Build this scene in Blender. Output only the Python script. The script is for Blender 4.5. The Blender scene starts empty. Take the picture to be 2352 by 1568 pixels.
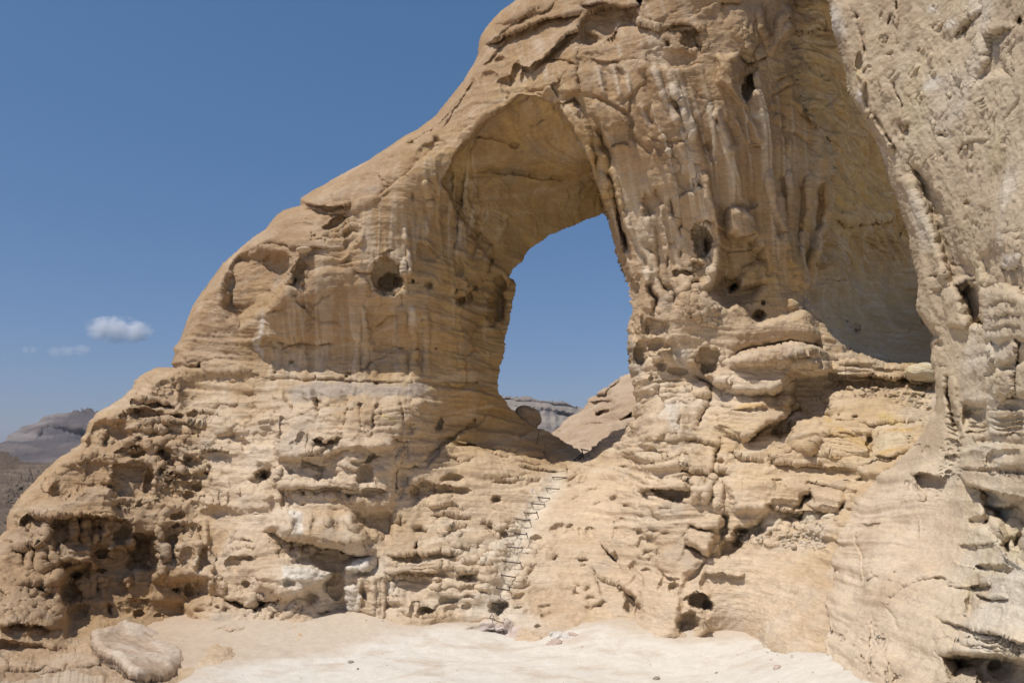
import bpy, math, random
import numpy as np
from mathutils import Vector, Matrix

STEP = 2.0                      # sampling of the rock faces
F32 = np.float32
# ------------------------------------------------------------------ camera frame
FOC = 1881.0; CU, CV = 1176.0, 784.0
PITCH = math.atan(276.0 / FOC); CP, SP = math.cos(PITCH), math.sin(PITCH)
CAMZ = 3.6

def ray(u, v):
    xc = (np.asarray(u, float) - CU) / FOC; yc = (CV - np.asarray(v, float)) / FOC
    return xc, CP - yc * SP, SP + yc * CP

def world(u, v, Y):
    x, y, z = ray(u, v); t = Y / y
    return x * t, y * t, CAMZ + z * t

def yz(u, v, z):                # distance at which the line of sight meets height z
    x, y, zz = ray(u, v)
    return float((z - CAMZ) / zz * y)

# ------------------------------------------------------------------ noise
_r = np.random.RandomState(7)
_perm = _r.permutation(256).astype(np.int32); _perm = np.concatenate([_perm, _perm, _perm])
_g = _r.normal(size=(256, 3)); _g = (_g / np.linalg.norm(_g, axis=1)[:, None]).astype(F32)

def perlin(x, y, z):
    x = np.asarray(x, F32); y = np.asarray(y, F32); z = np.asarray(z, F32)
    xi = np.floor(x); yi = np.floor(y); zi = np.floor(z)
    xf = x - xi; yf = y - yi; zf = z - zi
    X = xi.astype(np.int32) & 255; Yi = yi.astype(np.int32) & 255; Z = zi.astype(np.int32) & 255
    fu = xf * xf * xf * (xf * (xf * 6 - 15) + 10); fv = yf * yf * yf * (yf * (yf * 6 - 15) + 10)
    fw = zf * zf * zf * (zf * (zf * 6 - 15) + 10)
    def gr(dx, dy, dz):
        h = _perm[_perm[_perm[X + dx] + Yi + dy] + Z + dz]
        g = _g[h]
        return g[..., 0] * (xf - dx) + g[..., 1] * (yf - dy) + g[..., 2] * (zf - dz)
    def lx(dy, dz):
        a = gr(0, dy, dz); return a + fu * (gr(1, dy, dz) - a)
    a = lx(0, 0); a = a + fv * (lx(1, 0) - a)
    b = lx(0, 1); b = b + fv * (lx(1, 1) - b)
    return (a + fw * (b - a)) * 1.5

def fbm(x, y, z, oct=4, gain=.5, lac=2.03, ridged=False):
    s = 0; a = 1.0; n = 0
    for k in range(oct):
        p = perlin(x, y, z)
        if ridged: p = 1 - 2 * np.abs(p)
        s = s + a * p; n += a; a *= gain
        x = x * lac + 3.1; y = y * lac + 7.7; z = z * lac + 1.3
    return s / n

def worley(x, y, z, seed=0):
    x = np.asarray(x, F32); y = np.asarray(y, F32); z = np.asarray(z, F32)
    xi = np.floor(x).astype(np.int32); yi = np.floor(y).astype(np.int32); zi = np.floor(z).astype(np.int32)
    best = np.full(x.shape, 9., F32); sec = np.full(x.shape, 9., F32); rid = np.zeros(x.shape, F32)
    J = np.random.RandomState(seed + 3).rand(256, 4).astype(F32)
    for a in (-1, 0, 1):
        for b in (-1, 0, 1):
            for c in (-1, 0, 1):
                h = _perm[_perm[_perm[(xi + a) & 255] + ((yi + b) & 255)] + ((zi + c) & 255)]
                j = J[h]
                d = (xi + a + j[..., 0] - x) ** 2 + (yi + b + j[..., 1] - y) ** 2 + (zi + c + j[..., 2] - z) ** 2
                m = d < best
                sec = np.where(m, best, np.minimum(sec, d)); rid = np.where(m, j[..., 3], rid); best = np.where(m, d, best)
    return np.sqrt(best), np.sqrt(sec), rid

def sstep(a, b, x):
    t = np.clip((x - a) / (b - a), 0, 1); return t * t * (3 - 2 * t)

# ------------------------------------------------------------------ thin plate interpolation
class TPS:
    def __init__(self, pts, reg=1e-4):
        p = np.array(pts, float); self.p = p[:, :2] / 500.0; n = len(p)
        d = np.linalg.norm(self.p[:, None] - self.p[None], axis=2)
        K = self.k(d) + reg * np.eye(n)
        P = np.c_[np.ones(n), self.p]
        A = np.block([[K, P], [P.T, np.zeros((3, 3))]])
        self.w = np.linalg.solve(A, np.r_[p[:, 2], 0, 0, 0])
    @staticmethod
    def k(d): return np.where(d > 0, d * d * np.log(np.maximum(d, 1e-9)), 0)
    def __call__(self, u, v):
        u = np.asarray(u, float) / 500; v = np.asarray(v, float) / 500
        s = self.w[-3] + self.w[-2] * u + self.w[-1] * v
        for (a, b), w in zip(self.p, self.w[:-3]):
            s = s + w * self.k(np.hypot(u - a, v - b))
        return s

def bilin(coarse, nu, nv):
    h, w = coarse.shape
    gx = np.linspace(0, w - 1, nu); gy = np.linspace(0, h - 1, nv)
    x0 = np.minimum(gx.astype(int), w - 2); y0 = np.minimum(gy.astype(int), h - 2)
    fx = (gx - x0)[None, :]; fy = (gy - y0)[:, None]
    a = coarse[np.ix_(y0, x0)]; b = coarse[np.ix_(y0, x0 + 1)]; c = coarse[np.ix_(y0 + 1, x0)]; d = coarse[np.ix_(y0 + 1, x0 + 1)]
    return (a * (1 - fx) + b * fx) * (1 - fy) + (c * (1 - fx) + d * fx) * fy

def poly_sd(poly, U, V):
    """signed distance to a closed polygon, positive inside"""
    p = np.array(poly, float); n = len(p)
    best = np.full(U.shape, 1e9); ins = np.zeros(U.shape, bool)
    for i in range(n):
        a = p[i]; b = p[(i + 1) % n]; e = b - a
        L = max(e @ e, 1e-9)
        t = np.clip(((U - a[0]) * e[0] + (V - a[1]) * e[1]) / L, 0, 1)
        d = (U - a[0] - t * e[0]) ** 2 + (V - a[1] - t * e[1]) ** 2
        best = np.minimum(best, d)
        c = ((a[1] > V) != (b[1] > V))
        if e[1] != 0:
            ins ^= c & (U < a[0] + (V - a[1]) * e[0] / e[1])
    return np.where(ins, 1, -1) * np.sqrt(best)

# ------------------------------------------------------------------ rock face
class Face:
    """A rock face sampled on a grid of sight lines; all relief is in metres, away from (+) or towards (-) the viewer."""
    def __init__(self, u0, u1, v0, v1, step=STEP, jit=5.0, seed=0):
        self.u = np.arange(u0, u1 + step, step); self.v = np.arange(v0, v1 + step, step)
        self.step = step
        self.U, self.V = np.meshgrid(self.u, self.v)
        self.nv, self.nu = self.U.shape
        s = seed * 17.3
        self.jx = (jit * fbm(self.U / 38, self.V / 38, self.U * 0 + s, 4, .6)).astype(F32) * 2.0
        self.jy = (jit * fbm(self.U / 38, self.V / 38, self.U * 0 + s + 40.5, 4, .6)).astype(F32) * 2.0
        self.Uw = self.U + self.jx; self.Vw = self.V + self.jy
        self.H = np.zeros(self.U.shape, F32)
        self.nz = fbm(self.U / 26, self.V / 18, self.U * 0 + s + 9, 4, .6).astype(F32)
        self.ox = self.oy = 0.0; self.sc = 1.0
    def tile(self, i, j): self.ox, self.oy, self.sc = 588.0 * i, 392.0 * j, .25
    def dpx(self): self.ox = self.oy = 0.0; self.sc = 1.0
    def tps(self, pts):
        q = [(a[0], a[1], 1.0 / (yz(a[0], a[1], a[3]) if len(a) == 4 else a[2])) for a in pts]
        f = TPS(q)
        k = 8.0
        cu = np.linspace(self.u[0], self.u[-1], int((self.u[-1] - self.u[0]) / k) + 2)
        cv = np.linspace(self.v[0], self.v[-1], int((self.v[-1] - self.v[0]) / k) + 2)
        A, B = np.meshgrid(cu, cv)
        return 1.0 / bilin(f(A, B), self.nu, self.nv)
    def win(self, a, b, c, d):
        i0 = int(np.clip((a - self.u[0]) / self.step, 0, self.nu)); i1 = int(np.clip((b - self.u[0]) / self.step + 1, 0, self.nu))
        j0 = int(np.clip((c - self.v[0]) / self.step, 0, self.nv)); j1 = int(np.clip((d - self.v[0]) / self.step + 1, 0, self.nv))
        return (slice(j0, j1), slice(i0, i1)) if i1 > i0 and j1 > j0 else None
    def pk(self, x, y, rx, ry, d, rot=0, pw=.72, rim=0.0, ex=2.0, target=None):
        """scooped hollow (d>0) or boss (d<0)"""
        T = self.H if target is None else target
        cx, cy, rx, ry = self.ox + x * self.sc, self.oy + y * self.sc, rx * self.sc, ry * self.sc
        R = max(rx, ry) * 1.5 + 14
        w = self.win(cx - R, cx + R, cy - R, cy + R)
        if w is None: return
        a = math.radians(rot); ca, sa = math.cos(a), math.sin(a)
        k = min(1.9, min(rx, ry) / 11.0)
        X = self.U[w] + self.jx[w] * k - cx; Y = self.V[w] + self.jy[w] * k - cy
        p = np.abs((X * ca + Y * sa) / rx); q = np.abs((-X * sa + Y * ca) / ry)
        r = (p ** ex + q ** ex) ** (1.0 / ex)
        if target is None:
            d = d * (.8 if min(rx, ry) > 9 else .55)
            if d < 0:
                r = r * (1 + .55 * self.nz[w]); T[w] += (d * .52 * sstep(1.05, .45, r) ** .8).astype(F32); return
        T[w] += (d * np.clip(1 - r * r, 0, 1) ** pw).astype(F32)
        if rim: T[w] -= (rim * np.exp(-((r - 1.06) / .13) ** 2)).astype(F32)
    def _pl(self, pts, pad):
        p = np.array([(self.ox + a[0] * self.sc, self.oy + a[1] * self.sc) for a in pts], float)
        w = self.win(p[:, 0].min() - pad, p[:, 0].max() + pad, p[:, 1].min() - pad, p[:, 1].max() + pad)
        return p, w
    def _dist(self, p, w, jk=1.0):
        X = self.U[w] + self.jx[w] * jk; Y = self.V[w] + self.jy[w] * jk
        best = np.full(X.shape, 1e9); sgn = np.zeros(X.shape); tt = np.zeros(X.shape)
        seg = np.linalg.norm(np.diff(p, axis=0), axis=1); tot = seg.sum(); acc = 0
        for i in range(len(p) - 1):
            a, e = p[i], p[i + 1] - p[i]; L = max(seg[i], 1e-6)
            t = np.clip(((X - a[0]) * e[0] + (Y - a[1]) * e[1]) / L ** 2, 0, 1)
            d = np.hypot(X - a[0] - t * e[0], Y - a[1] - t * e[1])
            m = d < best
            best = np.where(m, d, best); tt = np.where(m, (acc + t * L) / tot, tt)
            sgn = np.where(m, e[0] * (Y - a[1]) - e[1] * (X - a[0]), sgn)
            acc += L
        return best, np.sign(sgn), tt
    def ln(self, pts, w, d, taper=.25, sharp=False, jk=1.0, target=None):
        """groove (d>0) or rib (d<0) along a line; w is its half width"""
        T = self.H if target is None else target
        ww = w * self.sc
        p, W = self._pl(pts, ww * 3 + 8)
        if W is None: return
        b, s, t = self._dist(p, W, jk * min(1, ww / 6 + .35))
        f = np.clip(np.minimum(t, 1 - t) / max(taper, 1e-3), 0, 1) ** .7 if taper else 1.0
        q = b / ww
        g = np.clip(1 - q, 0, 1) if sharp else np.exp(-q * q)
        T[W] += (d * f * g).astype(F32)
    def st(self, pts, a, wa, b, wb, taper=.15, jk=1.0, target=None):
        """step along a line drawn left to right: a/wa act above it, b/wb below it (widths are fall-off lengths)"""
        T = self.H if target is None else target
        wa *= self.sc; wb *= self.sc
        p, W = self._pl(pts, max(wa, wb) * 4 + 8)
        if W is None: return
        d, s, t = self._dist(p, W, jk)
        f = np.clip(np.minimum(t, 1 - t) / taper, 0, 1) ** .7
        endd = np.exp(-np.where((t <= 0) | (t >= 1), d, 0) / 6.0)
        sd = d * s
        k = sstep(-1.6, 1.6, sd)
        T[W] += (f * endd * ((1 - k) * a * np.exp(-d / wa) + k * b * np.exp(-d / wb))).astype(F32)
    def pg(self, pts, d, feather=8, target=None, jk=1.0):
        """patch that stands proud (d<0) or lies back (d>0)"""
        T = self.H if target is None else target
        fe = feather * self.sc
        p, W = self._pl(pts, 6 + fe)
        if W is None: return
        sd = poly_sd(p, self.U[W] + self.jx[W] * jk, self.V[W] + self.jy[W] * jk)
        T[W] += (d * sstep(-.3 * fe, fe, sd)).astype(F32)
    def field(self, pts, n, rx, ry, d, seed=0, rot=(0, 0), pw=.5, rim=.0, gap=1.15):
        """random hollows inside an outline"""
        rng = random.Random(seed)
        p = [(self.ox + a[0] * self.sc, self.oy + a[1] * self.sc) for a in pts]
        x0, x1 = min(a[0] for a in p), max(a[0] for a in p); y0, y1 = min(a[1] for a in p), max(a[1] for a in p)
        keep = self.ox, self.oy, self.sc; self.dpx(); done = []; tries = 0
        while len(done) < n and tries < n * 40:
            tries += 1
            x, y = rng.uniform(x0, x1), rng.uniform(y0, y1)
            c = False
            for i in range(len(p)):
                a, b = p[i], p[i - 1]
                if (a[1] > y) != (b[1] > y) and x < a[0] + (y - a[1]) * (b[0] - a[0]) / (b[1] - a[1]): c = not c
            if not c: continue
            k = rng.random() ** 1.6
            a, b = (rx[0] + k * (rx[1] - rx[0])), (ry[0] + k * (ry[1] - ry[0])) * rng.uniform(.75, 1.25)
            if any(((x - q[0]) / (a + q[2])) ** 2 + ((y - q[1]) / (b + q[3])) ** 2 < gap ** 2 for q in done): continue
            done.append((x, y, a, b))
            self.pk(x, y, a, b, d * (.45 + .75 * k) * rng.uniform(.7, 1.2), rng.uniform(*rot) if rot != (0, 0) else 0, pw, rim)
        self.ox, self.oy, self.sc = keep
    def idw(self, pts, soft=60.0, k=16.0):
        """smooth regional maps from a list of (u, v, values...)"""
        p = np.array(pts, float)
        cu = np.linspace(self.u[0], self.u[-1], int((self.u[-1] - self.u[0]) / k) + 2)
        cv = np.linspace(self.v[0], self.v[-1], int((self.v[-1] - self.v[0]) / k) + 2)
        A, B = np.meshgrid(cu, cv); W = 0; S = 0
        for q in p:
            w = 1.0 / (((A - q[0]) ** 2 + (B - q[1]) ** 2) + soft ** 2) ** 2
            W = W + w; S = S + w[..., None] * q[2:]
        S = S / W[..., None]
        return [bilin(S[..., i], self.nu, self.nv).astype(F32) for i in range(S.shape[2])]

def normals(P):
    du = np.gradient(P, axis=1); dv = np.gradient(P, axis=0)
    n = np.cross(dv, du); n /= np.maximum(np.linalg.norm(n, axis=2, keepdims=True), 1e-9)
    return n

def mesh_obj(name, verts, faces, mat, col=None, smooth=True, parent=None):
    me = bpy.data.meshes.new(name)
    verts = np.asarray(verts, F32); faces = np.asarray(faces, np.int32)
    me.vertices.add(len(verts)); me.vertices.foreach_set('co', verts.ravel())
    k = faces.shape[1]
    me.loops.add(faces.size); me.loops.foreach_set('vertex_index', faces.ravel())
    me.polygons.add(len(faces)); me.polygons.foreach_set('loop_start', np.arange(0, faces.size, k, dtype=np.int32))
    if smooth: me.polygons.foreach_set('use_smooth', np.ones(len(faces), bool))
    me.update(calc_edges=True); me.validate()
    if col is not None:
        at = me.color_attributes.new('rock_tint', 'FLOAT_COLOR', 'POINT')
        c = np.ones((len(verts), 4), F32); c[:, :3] = col
        at.data.foreach_set('color', c.ravel())
    if mat: me.materials.append(mat)
    o = bpy.data.objects.new(name, me); bpy.context.scene.collection.objects.link(o)
    if parent: o.parent = parent
    return o

def build_face(name, P, C, mask, mat, thick=2.6, inset=.35, nseed=0):
    """closed rock body: front relief, rounded sides going back and a rough rear"""
    nv, nu = mask.shape
    q = mask[:-1, :-1] & mask[1:, :-1] & mask[:-1, 1:] & mask[1:, 1:]
    idx = np.full(mask.shape, -1, np.int64)
    used = np.zeros(mask.shape, bool)
    for a in (slice(None, -1), slice(1, None)):
        for b in (slice(None, -1), slice(1, None)): used[a, b] |= q
    idx[used] = np.arange(used.sum())
    V = P[used]; Cc = C[used]
    j, i = np.nonzero(q)
    F = np.stack([idx[j, i], idx[j + 1, i], idx[j + 1, i + 1], idx[j, i + 1]], 1)
    # boundary edges, kept in the direction of their face
    e = []
    qp = np.pad(q, 1)
    j0, i0 = np.nonzero(q)
    for (dj, di, a, b) in ((-1, 0, (0, 1), (0, 0)), (1, 0, (1, 0), (1, 1)), (0, -1, (0, 0), (1, 0)), (0, 1, (1, 1), (0, 1))):
        m = ~qp[j0 + 1 + dj, i0 + 1 + di]
        e.append(np.stack([idx[j0[m] + a[0], i0[m] + a[1]], idx[j0[m] + b[0], i0[m] + b[1]]], 1))
    e = np.concatenate(e)
    bv = np.unique(e)
    # inward direction from the smoothed mask
    pad = mask.astype(float)
    pad0 = None
    for it in range(70):
        if it == 10: pad0 = pad
        pad = (np.roll(pad, 1, 0) + np.roll(pad, -1, 0) + np.roll(pad, 1, 1) + np.roll(pad, -1, 1) + pad) / 5
    gy, gx = np.gradient(pad)
    g = np.stack([gx[used][bv], gy[used][bv]], 1); g /= np.maximum(np.linalg.norm(g, axis=1, keepdims=True), 1e-9)
    base = V[bv]; cam = np.array([0, 0, CAMZ]); rd = base - cam; rd /= np.linalg.norm(rd, axis=1, keepdims=True)
    inw = np.stack([g[:, 0], 0 * g[:, 0], -g[:, 1]], 1)
    rings = [(.10, .04), (.3, .12), (.7, .26), (1.3, .42), (thick, inset + .25)]
    rings = [(t * min(1, thick / 2), s_ * min(1, thick / 2)) for t, s_ in rings[:-1]] + [rings[-1]] if thick < 2 else rings
    pos = np.full(len(V), -1, np.int64); prev = bv.copy(); tot = len(V); newV = [V]; newC = [Cc]; newF = [F]
    for k, (t, s) in enumerate(rings):
        nz = .35 * t ** .7 * np.stack([fbm(base[:, 0] * 1.3, base[:, 1] * 1.3 + t, base[:, 2] * 1.3 + 5 * d + nseed, 3) for d in range(3)], 1)
        pv = base + rd * t * (1 + .25 * nz[:, 1:2]) + inw * (s + np.abs(nz[:, :1]) * .25)
        ids = np.arange(tot, tot + len(bv)); tot += len(bv)
        m0 = np.full(len(V), -1, np.int64); m0[bv] = prev
        m1 = np.full(len(V), -1, np.int64); m1[bv] = ids
        newV.append(pv); newC.append(Cc[bv])
        newF.append(np.stack([m0[e[:, 1]], m0[e[:, 0]], m1[e[:, 0]], m1[e[:, 1]]], 1))
        prev = ids
    # rear sheet on a coarser grid
    s = 6
    Pb = P[::s, ::s]; mb = (mask & (pad0 > .97))[::s, ::s]
    d = Pb - cam; d /= np.linalg.norm(d, axis=2, keepdims=True)
    nb = fbm(Pb[..., 0] * .7, Pb[..., 1] * .7, Pb[..., 2] * .7 + 9, 4)
    Pb = Pb + d * (thick + .15 + .5 * np.abs(nb))[..., None]
    qb = mb[:-1, :-1] & mb[1:, :-1] & mb[:-1, 1:] & mb[1:, 1:]
    ib = np.arange(mb.size).reshape(mb.shape) + tot
    j, i = np.nonzero(qb)
    newF.append(np.stack([ib[j, i], ib[j, i + 1], ib[j + 1, i + 1], ib[j + 1, i]], 1))
    newV.append(Pb.reshape(-1, 3)); newC.append(C[::s, ::s].reshape(-1, 3))
    V = np.concatenate(newV); Cc = np.concatenate(newC); F = np.concatenate(newF)
    uu = np.zeros(len(V), bool); uu[F.ravel()] = True; mp = np.cumsum(uu) - 1
    return mesh_obj(name, V[uu], mp[F], mat, Cc[uu])

def tag(o, label=None, cat=None, group=None, kind=None):
    if label: o['label'] = label
    if cat: o['category'] = cat
    if group: o['group'] = group
    if kind: o['kind'] = kind
    return o

# ------------------------------------------------------------------ materials
def nn(nt, typ, **kw):
    n = nt.nodes.new(typ)
    for k, v in kw.items(): setattr(n, k, v)
    return n

def rock_material(name, scale=1.0, bump=.035, contrast=.2, lam=1.0):
    m = bpy.data.materials.new(name); m.use_nodes = True; nt = m.node_tree; L = nt.links
    b = nt.nodes['Principled BSDF']; b.inputs['Roughness'].default_value = .96
    b.inputs['Specular IOR Level'].default_value = .08
    at = nn(nt, 'ShaderNodeAttribute', attribute_name='rock_tint')
    tc = nn(nt, 'ShaderNodeTexCoord')
    n1 = nn(nt, 'ShaderNodeTexNoise'); n1.inputs['Scale'].default_value = 9 * scale; n1.inputs['Detail'].default_value = 8; n1.inputs['Roughness'].default_value = .65
    n2 = nn(nt, 'ShaderNodeTexNoise'); n2.inputs['Scale'].default_value = 42 * scale; n2.inputs['Detail'].default_value = 5; n2.inputs['Roughness'].default_value = .7
    mp = nn(nt, 'ShaderNodeMapping'); mp.inputs['Scale'].default_value = (1, 1, 3.0)
    L.new(tc.outputs['Object'], mp.inputs[0]); L.new(mp.outputs[0], n1.inputs['Vector']); L.new(tc.outputs['Object'], n2.inputs['Vector'])
    mx = nn(nt, 'ShaderNodeMath', operation='MULTIPLY_ADD'); L.new(n2.outputs[0], mx.inputs[0]); mx.inputs[1].default_value = .6; L.new(n1.outputs[0], mx.inputs[2])
    mr = nn(nt, 'ShaderNodeMapRange'); L.new(mx.outputs[0], mr.inputs[0])
    mr.inputs[1].default_value = .45; mr.inputs[2].default_value = 1.15; mr.inputs[3].default_value = 1 - contrast; mr.inputs[4].default_value = 1 + contrast
    n3 = nn(nt, 'ShaderNodeTexNoise'); n3.inputs['Scale'].default_value = 1.5 * scale; n3.inputs['Detail'].default_value = 6; n3.inputs['Roughness'].default_value = .7; n3.inputs['Distortion'].default_value = .35
    mp3 = nn(nt, 'ShaderNodeMapping'); mp3.inputs['Scale'].default_value = (1, 1, 17); mp3.inputs['Rotation'].default_value = (0, .06, 0)
    L.new(tc.outputs['Object'], mp3.inputs[0]); L.new(mp3.outputs[0], n3.inputs['Vector'])
    n4 = nn(nt, 'ShaderNodeTexNoise'); n4.inputs['Scale'].default_value = .7 * scale; n4.inputs['Detail'].default_value = 3; L.new(tc.outputs['Object'], n4.inputs['Vector'])
    m4 = nn(nt, 'ShaderNodeMapRange'); L.new(n4.outputs[0], m4.inputs[0]); m4.inputs[1].default_value = .38; m4.inputs[2].default_value = .62; m4.inputs[3].default_value = .15; m4.inputs[4].default_value = lam
    lm = nn(nt, 'ShaderNodeMath', operation='MULTIPLY'); L.new(n3.outputs[0], lm.inputs[0]); L.new(m4.outputs[0], lm.inputs[1])
    bh = nn(nt, 'ShaderNodeMath', operation='ADD'); L.new(mx.outputs[0], bh.inputs[0]); L.new(lm.outputs[0], bh.inputs[1])
    lr = nn(nt, 'ShaderNodeMapRange'); L.new(n3.outputs[0], lr.inputs[0]); lr.inputs[1].default_value = .3; lr.inputs[2].default_value = .7; lr.inputs[3].default_value = 1 - .10 * lam; lr.inputs[4].default_value = 1 + .10 * lam
    mm = nn(nt, 'ShaderNodeMath', operation='MULTIPLY'); L.new(mr.outputs[0], mm.inputs[0]); L.new(lr.outputs[0], mm.inputs[1])
    vm = nn(nt, 'ShaderNodeVectorMath', operation='SCALE'); L.new(at.outputs['Color'], vm.inputs[0]); L.new(mm.outputs[0], vm.inputs['Scale'])
    L.new(vm.outputs[0], b.inputs['Base Color'])
    bp = nn(nt, 'ShaderNodeBump'); bp.inputs['Strength'].default_value = .8; bp.inputs['Distance'].default_value = bump
    L.new(bh.outputs[0], bp.inputs['Height']); L.new(bp.outputs[0], b.inputs['Normal'])
    return m

M_ROCK = rock_material('sandstone')
M_CLIFF = rock_material('coarse_sandstone', 1.6, .026, .2, .25)
M_SAND = rock_material('pale_sand', 1.4, .022, .10, .0)
M_FAR = rock_material('far_rock', .05, .5, .2, .5)

# colour helpers (real surface colours)
PALE = np.array([.71, .565, .405]); TAN = np.array([.42, .275, .152]); YEL = np.array([.54, .345, .105]); GREY = np.array([.40, .36, .31])
WHITE = np.array([.74, .68, .58]); OCHRE = np.array([.56, .36, .12]); BROWN = np.array([.36, .235, .125]); CREAM = np.array([.70, .60, .42])

def mixc(C, col, w):
    return C + (np.asarray(col) - C) * w[..., None]

# ================================================================== THE ARCH WALL
W = Face(-150, 2330, -150, 1640, seed=1)
FP = [
 # skyline of the fin
 (1180,0,20.3),(1260,-160,20.2),(1100,130,20.8),(1000,265,21.1),(900,330,21.3),(800,392,21.5),(690,470,21.6),(580,545,21.8),(480,645,21.8),
 (410,784,21.6),(300,891,21.0),(200,969,20.5),(120,1061,19.8),(20,1171,19.0),(-150,1380,17.4),
 # upper face over the opening
 (1400,20,18.3),(1700,20,17.1),(1900,0,17.6),(1800,-160,16.2),(1400,-160,18.0),(1300,150,18.4),(1500,150,17.4),(1700,150,17.2),(1850,150,17.9),
 (1190,215,19.3),(1100,260,19.5),(970,370,19.8),(850,440,20.2),(1400,350,18.3),(1550,350,17.7),(1700,350,17.6),(1830,350,18.4),
 # right pillar
 (1450,550,18.9),(1600,550,18.5),(1750,550,18.5),(1850,550,19.2),(1480,700,19.0),(1560,700,18.7),(1700,690,18.9),(1820,690,18.8),
 (1460,880,19.4),(1560,880,19.0),(1700,860,18.5),(1850,800,18.6),(1470,1000,18.9),(1600,1000,18.2),(1750,950,17.9),(1900,900,18.0),
 (1470,1150,18.4),(1600,1150,17.3),(1750,1130,17.0),(1900,1100,16.7),(2050,950,17.0),(2050,1050,15.4),(2200,950,17.2),
 (1480,1300,17.8),(1600,1300,16.8),(1750,1280,16.4),(1880,1250,15.9),(1950,1150,15.8),(1930,1220,15.3),(1908,1330,14.75),(2150,1150,15.2),
 (1480,1440,17.0),(1600,1440,16.2),(1750,1400,15.7),(1880,1400,14.3),(2100,1400,14.3),
 (1480,1490,'z',.0),(1700,1490,'z',.05),(1780,1500,14.6),(1885,1490,13.65),(1300,1485,'z',.0),(1100,1475,'z',-.05),(900,1490,'z',-.05),(700,1500,'z',0),(500,1500,'z',.05),
 (1500,1640,'z',-.5),(1800,1640,'z',-.5),(1200,1640,'z',-.5),(900,1640,'z',-.5),(600,1640,'z',-.45),(2200,1640,'z',-.2),(1890,1560,12.9),
 # left pillar
 (650,550,20.6),(800,550,20.1),(900,520,19.9),(550,650,20.9),(700,700,20.35),(850,700,20.3),(500,780,21.3),(650,850,21.0),(850,850,20.9),(960,700,20.5),(960,850,21.0),
 (1040,600,21.3),(1100,600,22.4),(1170,620,23.6),(1100,750,22.3),(1150,760,23.2),(1050,750,21.5),(1140,850,23.0),(1060,480,21.4),
 (450,900,21.0),(600,915,20.5),(800,915,20.1),(940,915,20.2),(300,1000,20.2),(500,1050,19.9),(700,1050,19.3),(900,1050,19.3),
 (100,1150,19.1),(300,1150,19.4),(500,1200,19.3),(700,1200,18.7),(880,1200,18.9),(1000,1100,19.9),(1100,1075,20.7),
 (1000,1000,20.9),(1100,1000,22.2),(1150,940,23.0),(1200,980,23.4),(1260,1000,23.8),(1330,1040,24.0),(1250,1040,22.9),(1100,900,22.0),(1000,900,21.0),
 (1380,1020,23.0),(1440,980,22.0),(1440,1030,21.0),
 # ramp up through the opening
 (1200,1062,21.8),(1300,1070,22.3),(1400,1065,21.6),(1000,1250,18.7),(1100,1200,19.5),(1200,1150,20.4),(1300,1150,20.4),(1400,1150,19.8),
 (1100,1320,18.2),(1200,1300,18.7),(1300,1300,18.8),(1400,1300,18.4),(1000,1400,17.8),(1150,1415,17.8),(1300,1420,17.7),(1400,1430,17.5),
 # foot of the wall on the left
 (430,1440,'z',.1),(600,1455,'z',.05),(800,1440,'z',.05),(900,1405,17.7),(0,1250,17.8),(100,1300,17.8),(200,1300,18.4),(300,1350,18.7),(400,1390,18.6),
 (50,1400,16.4),(0,1440,15.4),(150,1430,17.0),(500,1320,18.3),(650,1350,17.9),(800,1330,18.2),
 (0,1510,14.4),(150,1515,14.8),(300,1530,'z',.05),(0,1640,11.8),(200,1640,'z',.1),(400,1640,'z',-.2),(-150,1500,14.2),(-150,1640,11.4),(-150,1250,17.6),
]
Y = W.tps(FP)
# the sloping ceiling of the opening
SO = [(1190,222,19.5),(1080,300,20.4),(1290,262,19.4),(1345,350,20.2),(1250,400,22.0),(1150,400,21.9),(1100,480,22.1),(1250,545,24.3),(1395,490,24.3),
      (1180,612,23.9),(1385,420,23.2),(1200,330,20.9),(1300,450,23.3),(1160,520,23.1),(1330,300,19.9),(1020,400,21.2),(1320,510,24.3)]
Ts = W.tps(SO)
sp = [(1015,420),(1060,330),(1110,275),(1195,217),(1262,226),(1292,252),(1316,292),(1345,345),(1362,392),(1378,430),(1398,498),(1330,530),(1180,650),(1120,600),(1060,520)]
ws = sstep(-1, 7, poly_sd(sp, W.Uw, W.Vw))
Y = Y + np.maximum(0, Ts - Y) * ws
# the shaded alcove between the arch and the near cliff
KA = [(1850,-150,19.4),(1950,-150,21.5),(2150,-150,24),(1860,100,19.3),(1870,200,19.6),(1960,200,22),(2150,200,25),(1910,400,20.8),(2000,400,24.8),(2200,400,27),
      (1875,600,20.4),(1950,600,24),(2050,600,27.5),(2250,600,28.5),(1850,690,19.8),(1950,720,23.2),(2050,740,26.8),(2250,740,27.5),(1950,795,21.2),(2050,830,22.6),(2150,838,22.4),(2330,840,22.5)]
Tk = W.tps(KA)
kp = [(1790,-170),(1815,60),(1800,140),(1822,230),(1866,270),(1905,360),(1900,500),(1870,600),(1842,680),(1838,694),(1868,716),(1905,770),(1950,812),(2000,832),(2060,845),(2110,846),(2350,842),(2350,-170)]
wk = sstep(-2, 12, poly_sd(kp, W.Uw, W.Vw))
Y = Y + np.maximum(0, Tk - Y) * wk

pk, ln, st, pg = W.pk, W.ln, W.st, W.pg
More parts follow.
